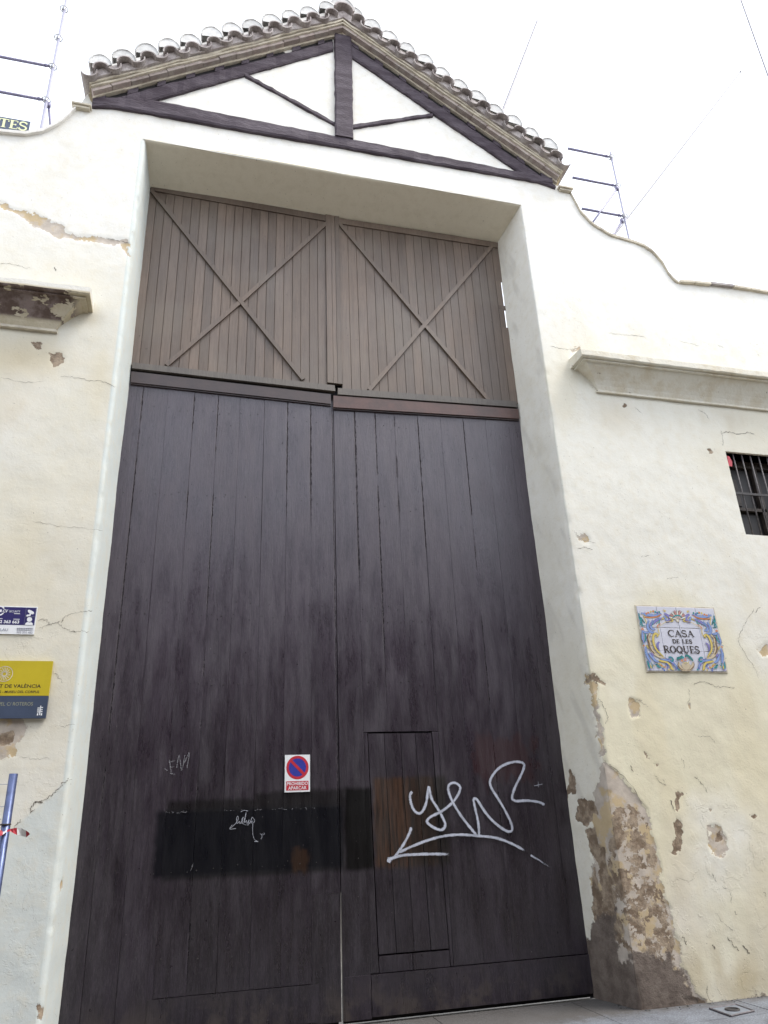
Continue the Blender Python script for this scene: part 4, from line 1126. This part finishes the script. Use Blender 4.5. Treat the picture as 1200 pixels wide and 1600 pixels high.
# ------------------------------------------------------------------ museum plate on the left wall
YS = -.035
yr = at(82, 1033, YS); yb = at(72, 1122, YS); mid = at(78, 1087, YS).z
sx1 = (yr.x+yb.x)/2; sx0 = sx1-1.16; sz1, sz0 = yr.z, yb.z
ms_ = thing('museum_sign', 'yellow and slate blue museum plate on the wall left of the gate', 'sign', (sx0, -.02, sz0)); MO = ms_.location[:]
m = MB(); m.box(sx0, sx1, YS, -.006, mid, sz1); m.build('yellow_panel', M['yellow'], ms_, MO)
m = MB(); m.box(sx0, sx1, YS, -.006, sz0, mid-.002); m.build('blue_panel', M['slate'], ms_, MO)
def sp(u, v): q = at(u, v, YS); return q.x, q.z
t1a, t1b = sp(64.5, 1075), sp(64.5, 1068)
Hs = sz1-sz0
def zf(k): return sz0+Hs*k
xe = sp(64, 1072)[0]; ws_ = xe-sp(6, 1072)[0]
kx = ws_/len('DE VALÈNCIA')
text_mesh('AJUNTAMENT DE VALÈNCIA', xe-ws_*2.03, xe, zf(.505), zf(.600), YS-.001, 'ink', ms_, MO, bold=.012)
xe2 = sp(61, 1083)[0]; ws2 = xe2-sp(7, 1080)[0]
text_mesh('CASA DE LES ROQUES - MUSEU DEL CORPUS', xe2-ws2*2.16, xe2, zf(.425), zf(.475), YS-.001, 'ink', ms_, MO, bold=.012)
xe3 = sp(51, 1103)[0]; ws3 = xe3-sp(10, 1101)[0]
text_mesh('ENTRADA PEL C/ ROTEROS', xe3-ws3*2.15, xe3, zf(.215), zf(.275), YS-.001, 'greyyellow', ms_, MO)
# faint embossed coat of arms (rosette of strokes) and the small white mark
m = MB(); ex, ez = sp(7, 1053)
for k in range(14):
    a_ = 2*math.pi*k/14; flat_stroke(m, [(ex+.018*math.cos(a_), ez+.02*math.sin(a_)), (ex+.045*math.cos(a_+.3), ez+.055*math.sin(a_+.3))], .006, YS-.001)
disc(m, ex, ez, .066, YS-.0012, 24, r0=.060); disc(m, ex, ez, .022, YS-.0012, 12, r0=.014)
m.build('crest', M['ochre'] if 'ochre' in M else M['mortar'], ms_, MO)
m = MB(); qx, qz = sp(62.5, 1112)
for (dx, dz, w, h) in [(-.012, .030, .022, .008), (.010, .034, .018, .007), (-.014, .014, .018, .009), (.008, .016, .020, .008), (-.012, -.002, .020, .008), (.012, 0, .014, .008), (-.016, -.022, .010, .018), (0, -.016, .008, .024), (.014, -.022, .010, .018), (0, .024, .008, .05)]:
    m.box(qx+dx-w/2, qx+dx+w/2, YS-.0012, YS, qz+dz-h/2, qz+dz+h/2)
m.build('white_mark', M['white'], ms_, MO)
# ------------------------------------------------------------------ security plate
a, b = at(60, 949), at(53, 992); sx = (a.x+b.x)/2; z1_, z0_ = a.z, b.z; Hq = z1_-z0_
sc = thing('security_sign', 'small navy and white alarm company plate with camera and guard pictograms', 'sign', (sx-.5, 0, z0_)); SO = sc.location[:]
m = MB(); m.box(sx-.52, sx, -.014, -.003, z0_, z1_); m.build('plate', M['white'], sc, SO)
zs = z0_+Hq*.33
m = MB(); m.box(sx-.515, sx-.008, -.0152, -.014, zs, z1_-.008); m.build('navy_panel', M['navy'], sc, SO)
Yt = -.0165
def q2(u, v): p = at(u/15, 930+v/15, Yt); return p.x, p.z
def tx(body, ua, va, ub, vb, mat='white', sh=0, bold=.01):
    p, q = q2(ua, vb), q2(ub, va); text_mesh(body, p[0], q[0], min(p[1], q[1]), max(p[1], q[1]), Yt, mat, sc, SO, sh, bold)
tx('CV', 60, 335, 195, 405, 'white', .2, .03); tx('SECURITY', 215, 360, 480, 400, 'white', 0, 0); tx('2 363 663', -10, 590, 455, 655, 'white', 0, .03)
tx('902 202 482', 385, 850, 765, 890, 'inkgrey', 0, 0); tx('CLAU', -70, 775, 190, 835, 'inkgrey', 0, 0)
m = MB()
for (u0, v0, u1, v1) in [(330,425,470,432),(315,550,460,562),(-40,540,60,548)]:
    p, q = q2(u0, v1), q2(u1, v0); m.box(p[0], q[0], Yt, Yt+.001, p[1]-.002, p[1]+.003)
m.build('small_print', M['white'], sc, SO)
m = MB()
for (v) in (775, 812):
    for k in range(9):
        p = q2(395+k*42, v); m.box(p[0], p[0]+.012, Yt, Yt+.001, p[1]-.003, p[1]+.003)
m.build('small_print', M['inkgrey'], sc, SO)
m = MB(); c_ = q2(-20, 362)
P_ = [(c_[0]+.042*math.cos(t), c_[1]+.040*math.sin(t)) for t in [math.radians(x) for x in range(30, 115, 9)]]
flat_stroke(m, P_, .011, Yt); flat_stroke(m, [(x_, 2*c_[1]-z_) for x_, z_ in P_], .011, Yt-.0002); p = q2(-5, 365); m.box(p[0]-.02, p[0]+.015, Yt, Yt+.001, p[1]-.012, p[1]+.012)
m.build('logo_arc', M['white'], sc, SO)
# pictograms
m = MB()
cam_p = [q2(*k) for k in [(655,345),(690,340),(740,360),(795,395),(800,430),(765,450),(715,435),(665,405),(650,375)]]
m.add([(p[0], Yt, p[1]) for p in reversed(cam_p)], [tuple(range(len(cam_p)))])
flat_stroke(m, [q2(712, 432), q2(700, 470), q2(655, 472), q2(622, 488)], .016, Yt-.0003)
m.build('camera_pictogram', M['white'], sc, SO)
m = MB(); p = q2(692, 570); disc(m, p[0], p[1], .021, Yt, 18)
cap_ = [q2(*k) for k in [(635,560),(640,530),(690,512),(745,532),(752,555),(700,548)]]; m.add([(k[0], Yt-.0003, k[1]) for k in reversed(cap_)], [tuple(range(6))])
bd_ = [q2(*k) for k in [(585,695),(600,650),(650,628),(690,640),(730,632),(765,655),(770,705)]]; m.add([(k[0], Yt-.0005, k[1]) for k in reversed(bd_)], [tuple(range(7))])
m.build('guard_pictogram', M['white'], sc, SO)
m = MB()
for fr in ([(615,290),(850,305),(825,495),(598,490)], [(592,500),(825,512),(795,705),(560,690)]):
    for k in range(4): flat_stroke(m, [q2(*fr[k]), q2(*fr[(k+1) % 4])], .0022, Yt-.0001*k)
m.build('pictogram_frame', M['inkgrey'], sc, SO)

# ------------------------------------------------------------------ painted tile plaque
pa, pb, pc, pd = at(995, 950), at(1115, 950), at(1133, 1049), at(1010, 1050)
qx0, qx1, qz1, qz0 = 5.247, 6.225, 3.68, 2.975
plq = thing('tile_plaque', 'painted ceramic tile plaque reading CASA DE LES ROQUES in a scrolled border', 'plaque', (qx0, 0, qz0)); QO = plq.location[:]
zrow = [qz0, at(1060, 1018).z, at(1060, 982).z, qz1]; tw = (qx1-qx0)/4
for r_ in range(3):
    for c_ in range(4):
        m = MB(); g0 = .0012; e = rnd.uniform(-.001, .001); t = rnd.uniform(-.002, .002)
        xa, xb = qx0+c_*tw+g0, qx0+(c_+1)*tw-g0; za, zb2 = zrow[r_]+g0+t, zrow[r_+1]-g0+t*.5
        m.rings([[(xa, .004, za), (xb, .004, za), (xb, .004, zb2), (xa, .004, zb2)][::1], [(xa, -.013+e, za), (xb, -.013+e, za), (xb, -.013+e, zb2), (xa, -.013+e, zb2)],
                 [(xa+.003, -.016+e, za+.003), (xb-.003, -.016+e, za+.003), (xb-.003, -.016+e, zb2-.003), (xa+.003, -.016+e, zb2-.003)]])
        m.build('tile', M['glaze'], plq, QO)
m = MB(); m.box(qx0-.012, qx1+.012, -.0095, .004, qz0-.012, qz1+.012); m.build('bedding', M['mortar'], plq, QO)
def pq(u, v):
    p = at(990+u/8, 940+v/8, -.018); return p.x, p.z
cxp = (pq(540, 300)[0]+pq(640, 700)[0])/2
YQ = -.0178
xL1, xL2 = pq(430, 400)[0], pq(752, 400)[0]
serif('CASA', pq(428, 400)[0], pq(752, 400)[0], pq(590, 440)[1], pq(590, 358)[1], YQ-.002, 'ink2' if 'ink2' in M else 'ink', plq, QO)
serif('DE LES', pq(482, 500)[0], pq(730, 500)[0], pq(600, 522)[1], pq(600, 472)[1], YQ-.002, 'ink', plq, QO, k=1.5)
serif('ROQUES', pq(372, 600)[0], pq(822, 600)[0], pq(600, 645)[1], pq(600, 555)[1], YQ-.002, 'ink', plq, QO)
BL, LB, YE, OR, BR, GN, TL, VI, WH, PK, CR = (.10,.16,.42), (.24,.33,.60), (.62,.50,.16), (.60,.24,.10), (.20,.13,.09), (.05,.22,.22), (.06,.30,.33), (.24,.22,.50), (.66,.66,.62), (.55,.28,.26), (.55,.47,.34)
orn = MB(); oc_ = []; lay = [0]
cxm = qx0+(qx1-qx0)*.497
def ost(pts, w, col, mirror=True, closed=False, oy=0):
    P = catmull([(pq(*p)[0], 0, pq(*p)[1]) for p in pts], 5); L = len(P)
    for mr_ in ((1, -1) if mirror else (1,)):
        lay[0] += 1; y_ = YQ-.00003*lay[0]
        Q = [((p.x if mr_ > 0 else 2*cxm-p.x), p.z) for p in P]
        ww = [w*(.35+.65*math.sin(math.pi*(i+.6)/(L+.2))) for i in range(L)]
        if w > .011:
            flat_stroke(orn, Q, [k_+.006 for k_ in ww], y_, oc_, tuple(k_*.35 for k_ in col)); lay[0] += 1; y_ = YQ-.00003*lay[0]
        flat_stroke(orn, Q, ww, y_, oc_, col)
def dot(u, v, r, col, mirror=True):
    for mr_ in ((1, -1) if mirror else (1,)):
        lay[0] += 1; x_, z_ = pq(u, v); x_ = x_ if mr_ > 0 else 2*cxm-x_; n0 = len(orn.v)
        disc(orn, x_, z_, r, YQ-.00003*lay[0], 10); oc_.extend([col]*10)
# horn boats at the top corners
ost([(95,145),(150,160),(230,170),(300,172),(350,150)], .030, LB); ost([(120,190),(200,198),(290,188),(345,160)], .012, OR); ost([(110,150),(135,205),(155,250),(165,300)], .010, YE)
for u, v, c in [(185,140,OR),(215,125,YE),(245,120,OR),(270,128,TL),(295,140,BL),(320,130,GN),(160,150,OR),(390,115,YE),(375,110,CR)]: dot(u, v, .012, c)
ost([(65,145),(75,200),(95,245),(110,290)], .018, TL); ost([(70,190),(100,215),(140,270)], .012, GN); ost([(105,195),(85,260),(80,300)], .010, TL); ost([(150,300),(110,300),(80,285)], .010, GN)
ost([(190,235),(175,290),(185,340),(215,380),(260,385)], .030, LB); ost([(240,230),(215,290),(230,340),(270,345)], .024, LB); ost([(200,300),(250,260),(300,225),(360,210)], .026, VI)
ost([(300,215),(325,235),(318,270),(290,250)], .010, TL); ost([(345,225),(380,205),(420,195)], .012, YE); ost([(260,240),(235,275),(225,310)], .008, TL)
ost([(380,150),(420,170),(455,205),(440,240),(405,250)], .030, VI); ost([(370,180),(400,210),(410,240)], .02, LB); ost([(430,245),(480,230),(520,200)], .010, BR)
dot(110, 345, .016, OR); dot(108, 345, .008, PK); ost([(105,360),(140,385),(190,385)], .02, LB)
# shell
for k in range(-4, 5):
    a_ = math.radians(90+k*19); ost([(545,220), (545+(65)*math.cos(a_)*1.0, 220-(62)*math.sin(a_)), (545+108*math.cos(a_), 220-115*math.sin(a_)*1.0)], .018, WH if k % 2 == 0 else PK, False)
    ost([(545+50*math.cos(a_+.16), 215-50*math.sin(a_+.16)), (545+112*math.cos(a_+.16), 218-112*math.sin(a_+.16))], .006, BR, False)
ost([(485,205),(515,180),(545,175),(580,180),(605,205)], .012, TL, False); dot(548, 235, .020, CR, False); dot(548, 235, .012, WH, False); ost([(455,205),(490,235),(470,250)], .012, YE)
# side scrolls
ost([(210,400),(180,440),(195,500),(205,560),(235,620),(290,670),(350,700),(400,715)], .040, CR); ost([(185,410),(170,450),(190,520),(195,560),(220,610),(260,650)], .012, BR)
for u, v in [(200,440),(215,490),(225,545),(250,590),(285,635),(330,670)]: ost([(u-18,v),(u+4,v+4),(u+22,v-10)], .006, BR)
ost([(285,440),(300,425),(290,405),(262,405),(245,440),(245,500),(262,560),(290,610),(330,650),(370,690)], .024, YE); ost([(305,430),(318,400),(305,350),(300,330)], .010, YE)
ost([(320,505),(298,530),(300,570),(320,610)], .018, VI); ost([(105,375),(110,430),(115,480),(135,520)], .022, LB); ost([(140,400),(150,450),(140,500)], .012, TL); dot(125, 550, .010, OR); ost([(150,545),(170,560),(180,590)], .012, YE)
ost([(150,570),(155,640),(180,700),(210,760)], .030, LB); ost([(185,640),(225,690),(260,730),(310,760)], .026, LB); ost([(215,640),(250,680)], .02, VI); ost([(170,740),(190,800),(215,850)], .018, TL); ost([(200,790),(215,820),(212,850)], .012, YE)
dot(210, 845, .010, VI); ost([(215,760),(230,790),(235,830)], .010, GN)
ost([(315,325),(290,315),(310,290),(340,272)], .010, OR); ost([(310,735),(350,745),(400,755),(450,790),(480,840),(500,855)], .024, YE); ost([(330,720),(400,730),(460,745),(520,800),(535,850)], .022, LB)
ost([(430,700),(460,695),(490,720),(480,745),(455,735)], .014, TL); ost([(270,780),(300,800),(320,830)], .014, GN); ost([(300,770),(340,790),(380,830)], .012, YE)
for u, v, c in [(345,800,OR),(365,835,BL),(390,815,OR),(410,780,BL),(425,800,BL),(420,830,VI),(440,850,YE),(330,820,TL),(300,810,TL),(465,835,YE),(380,860,BL),(540,830,BL),(560,850,TL),(490,780,VI),(250,800,YE)]: dot(u, v, .010, c)
# fruit at the foot
ost([(560,760),(570,810),(610,850),(660,860)], .034, CR, False); ost([(740,760),(730,810),(690,850),(660,860)], .034, CR, False); ost([(600,780),(650,820),(700,785)], .06, CR, False); ost([(560,750),(552,800),(590,845),(640,862)], .010, BR, False); ost([(745,750),(752,800),(715,845),(670,862)], .010, BR, False)
ost([(615,745),(630,770),(655,765),(675,770),(690,745)], .010, YE, False); ost([(555,740),(545,710),(575,705),(600,690),(590,675)], .022, GN, False); ost([(640,685),(660,675),(690,690),(720,720),(740,740)], .022, GN, False); dot(640, 725, .018, PK, False); dot(612, 700, .014, TL, False); dot(600, 740, .012, OR, False)
ost([(300,325),(400,255),(480,252)], .005, YE); ost([(470,700),(420,720),(390,700)], .008, BL)
for _ in range(60):      # brush dots of the painted rim
    u, v = rnd.choice([(rnd.uniform(70, 330), rnd.uniform(120, 320)), (rnd.uniform(90, 200), rnd.uniform(320, 700)), (rnd.uniform(150, 520), rnd.uniform(740, 860))])
    dot(u, v, rnd.uniform(.003, .006), rnd.choice([BL, LB, YE, TL, BR, GN, VI]))
o = orn.build('border_ornament', M['glaze_paint'], plq, QO); set_color(o.data, 'col', oc_)

# ------------------------------------------------------------------ scaffolding behind the wall
def scaffold(label, x, y, ztop, rings_z, ledgers, braces):
    t = thing('scaffold', label, 'scaffolding', (x, y, 0), 'scaffolding behind the wall'); O = (x, y, 0)
    m = MB(); m.tube([(x, y, 0), (x+.01, y, ztop)], .025, 12); m.build('upright', M['scaf'], t, O, smooth=True)
    for zr_ in rings_z:
        m = MB(); m.torus((x, y, zr_), .062, .009, 20, 6)
        for k in range(8):
            a = k*math.pi/4; m.box(x+.03*math.cos(a)-.006, x+.03*math.cos(a)+.006, y+.03*math.sin(a)-.006, y+.03*math.sin(a)+.006, zr_-.006, zr_+.006)
        m.tube([(x, y, zr_-.03), (x, y, zr_+.03)], .032, 12)
        m.build('rosette', M['zinc'], t, O)
    for (xe_, zr_) in ledgers:
        s = -1 if xe_ < x else 1
        m = MB(); m.tube([(x+s*.10, y, zr_), (xe_, y, zr_+.005)], .025, 12)
        m.tube([(x+s*.04, y, zr_), (x+s*.12, y, zr_)], [.016, .032], 8)
        m.build('ledger', M['tube'], t, O, smooth=True)
    for (p, q) in braces:
        m = MB(); m.tube([p, q], .021, 10); m.tube([Vector(q)-Vector((0, 0, .03)), Vector(q)+Vector((0, 0, .05))], .034, 8); m.build('brace', M['tube'], t, O, smooth=True)
    return t
M['scaf'] = simple('scaffold_upright', (.30, .30, .38), .35, .05, 9, 0)
M['tube'] = simple('scaffold_tube', (.22, .21, .33), .4, .2, 9, 0)
Ys = 2.5
def sz(u, v, y=Ys): p = at(u, v, y); return p.x, p.z
scaffold('scaffold upright with ringed couplers rising above the parapet at upper left', -2.24, Ys, 15.6, [sz(98, 14)[1], sz(94, 60)[1], sz(86, 105)[1], sz(75, 157)[1]],
         [(-4.8, sz(86, 105)[1]), (-4.8, sz(75, 157)[1])], [((-2.05, Ys+.5, sz(82, 196)[1]-.5), (-2.2, Ys+.04, sz(76, 162)[1]))])
scaffold('short scaffold frame with diagonal tubes behind the curved parapet at right', 8.22, Ys, sz(956, 240)[1]+.03, [sz(957, 246)[1], sz(966, 291)[1], sz(976, 338)[1]],
         [(sz(888, 235)[0], sz(957, 246)[1]), (sz(895, 279)[0], sz(966, 291)[1]), (sz(909, 325)[0], sz(976, 338)[1])],
         [((7.10, Ys-.03, sz(925, 345)[1]-.6), (8.17, Ys-.03, sz(962, 297)[1])), ((7.6, Ys+.03, sz(955, 362)[1]-.5), (8.17, Ys+.03, sz(971, 344)[1]))])
# shop board seen over the parapet
yb_ = 2.2
p1, p2 = at(-14, 180, yb_), at(56, 208, yb_)
q1 = at(46, 187, yb_); q0 = at(44, 207, yb_)
bs = thing('shop_sign', 'dark blue board with pale letters TES behind the left parapet', 'sign', (q1.x, yb_, q0.z)); BO = bs.location[:]
zt_, zb_2 = at(30, 187, yb_).z, at(30, 206.5, yb_).z
m = MB(); m.box(p1.x-.05, q1.x+.02, yb_, yb_+.05, zb_2, zt_); m.build('board', M['slatedark'] if 'slatedark' in M else M['slate'], bs, BO)
m = MB(); m.box(q1.x+.022, q1.x+.13, yb_-.004, yb_+.05, zb_2, zt_+.01); m.build('end_plate', M['white'], bs, BO)
serif('TES', at(-3, 195, yb_).x, at(43.5, 195, yb_).x, zb_2+.045, zt_-.035, yb_-.004, 'pale', bs, BO)
m = MB(); m.box(p1.x-.05, q1.x+.1, yb_-.02, yb_+.06, zb_2-.055, zb_2-.012); m.build('lower_bar', M['white'], bs, BO)
# raking poles beyond the wall
for lab, pa_, pb_, yy, r in [('pale pole slanting up behind the tiled gable', (786, 172), (840, 33), 3.2, .030), ('thin grey pole leaning right above the curved parapet', (985, 335), (1157, 112), 3.2, .019), ('thin pole at the upper right corner of the sky', (1203, 118), (1155, -8), 5.0, .024)]:
    a, b = at(*pa_, yy), at(*pb_, yy); d = (b-a)
    k = a.z/d.z if d.z > 0 else 1; base_p = a-d*k if pa_[0] != 1203 else Vector((a.x+.05, yy, 0))
    M.setdefault('pole', simple('pole_paint', (.17, .17, .20), .5, .1, 9, 0)); t = thing('pole', lab, 'pole', base_p); m = MB(); m.tube([base_p, b], r, 8)
    if yy == 3.2 and r < .02: m.tube([b-d.normalized()*.05, b+d.normalized()*.03], .022, 8)
    m.build('shaft', M['pole'], t, base_p[:], smooth=True)
    m = MB(); m.tube([base_p, base_p+Vector((0, 0, .04))], .09, 10); m.build('foot', M['zinc'], t, base_p[:])

# ------------------------------------------------------------------ fence panel and tape at the left
yf = -2.5; ft = at(20, 1209, yf); fb_ = at(0, 1392, yf)
fx = ft.x
fence = thing('fence_panel', 'blue grey steel post and wire mesh fence panel at the left edge', 'fence', (fx, yf, 0)); FO = (fx, yf, 0)
m = MB(); m.tube([(fx, yf, .02), (fx+.004, yf, ft.z)], .0215, 16); m.build('post', M['post'], fence, FO, smooth=True)
m = MB(); m.box(fx-.14, fx+.14, yf-.12, yf+.12, 0, .025); m.build('foot', M['zinc'], fence, FO)
m = MB()
for k in range(1, 38):
    xw = fx-.025-k*.05
    P_ = [(xw, yf, .1), (xw, yf, 1.64), (xw, yf-.035, 1.70), (xw, yf, 1.76), (xw, yf, ft.z+.005)]
    m.tube(P_, .0022, 5)
for zw in (.15, .5, .9, 1.2, 1.44, 1.64, 1.70, 1.76, ft.z-.05):
    yy = yf-.035 if abs(zw-1.70) < .01 else yf; m.tube([(fx-1.95, yy, zw), (fx-.015, yy, zw)], .0022, 5)
w = m.build('wire_mesh', M['zinc'], fence, FO); w['kind'] = 'stuff'
m = MB(); m.torus((fx, yf, at(15, 1288, yf).z), .024, .004, 16, 5); m.build('clip', M['iron'], fence, FO)
# tape
m = MB(); vs = []; TP = [(-60, 1316), (-30, 1310), (-8, 1305), (4, 1300), (10, 1298), (15, 1297), (20, 1298), (26, 1299), (33, 1300), (40, 1303), (45, 1302)]
WDT = [.030, .028, .030, .026, .012, .010, .022, .034, .036, .032, .010]
for i, (u, v) in enumerate(TP):
    yy = yf-.028-.01*math.sin(i*1.3); p = at(u, v, yy); a = i*.5
    vs += [(p.x, yy+math.sin(a)*.008, p.z+WDT[i]/2), (p.x+.004, yy-math.sin(a)*.008, p.z-WDT[i]/2)]
for i in range(len(TP)-1): m.add([vs[2*i], vs[2*i+1], vs[2*i+3], vs[2*i+2]], [(0, 1, 2, 3)], [0, 1, 0, 1, 0, 0, 0, 1, 1, 0][i])
t = m.build('barrier_tape', [M['red'], M['white']]); tag(t, 'red and white barrier tape knotted round the steel post', 'tape')

# ------------------------------------------------------------------ ground cover plate
cp = [atz(1109, 1577), atz(1142, 1589), atz(1178, 1581), atz(1150, 1571)]
ctr = sum(cp, Vector())/4
pl_ = thing('ground_cover', 'square metal inspection cover with a round hole by the wall foot', 'cover', ctr)
m = MB(); cc_ = [ctr+(p-ctr)*.93 for p in cp]
m.add([(p.x, p.y, .0) for p in cc_]+[(p.x, p.y, .007) for p in cc_], [(3, 2, 1, 0), (4, 5, 6, 7)]+[(i, (i+1) % 4, (i+1) % 4+4, i+4) for i in range(4)])
m.build('lid', M['concrete2'] if 'concrete2' in M else M['concrete'], pl_, ctr[:])
for i in range(4):
    m = MB(); a, b = cp[i], cp[(i+1) % 4]; m.tube([(a.x, a.y, .006), (b.x, b.y, .006)], .009, 6); m.build('frame', M['sheetmetal'], pl_, ctr[:])
m = MB(); m.torus((ctr.x, ctr.y, .010), .055, .009, 16, 6); m.rings([[(ctr.x+.05*math.cos(k*math.pi/8), ctr.y+.05*math.sin(k*math.pi/8), h) for k in range(16)] for h in (.006, .0085)]); m.build('handle_hole', M['iron'], pl_, ctr[:])

# ------------------------------------------------------------------ unseen street side, added and sized to shape the light, and courtyard wall behind
ob = thing('unseen_opposite_building', 'plain unseen town house across the street, sized and darkened to shape the light', 'building', (2, -8.9, 0)); OO = (2, -8.9, 0)
M['ochrewall'] = simple('ochre_render', (.10, .085, .07), .9, .2, 1.5, .3, .01)
m = MB(); m.box(-26, 30, -20, -8.9, 0, 7.4); m.build('wall', M['ochrewall'], ob, OO)
for i in range(-7, 9):
    for zz in (1.0, 4.6):
        xx = i*3.4; m = MB(); m.box(xx, xx+1.15, -8.93, -8.85, zz, zz+1.9); f = m.build('window', M['sash'], ob, OO)
        m = MB(); m.box(xx+.1, xx+1.05, -8.842, -8.835, zz+.1, zz+1.8); m.build('pane', M['glass'], f, OO)
m = MB(); m.box(-26.3, 30.3, -20, -8.65, 7.4, 7.65); m.build('roof', M['tile'], ob, OO)
cw = MB(); cw.box(-14, 24, 15, 15.4, 0, 5.2); tag(cw.build('courtyard_wall', M['lime']), 'white rendered wall closing the courtyard behind the gate', 'wall')
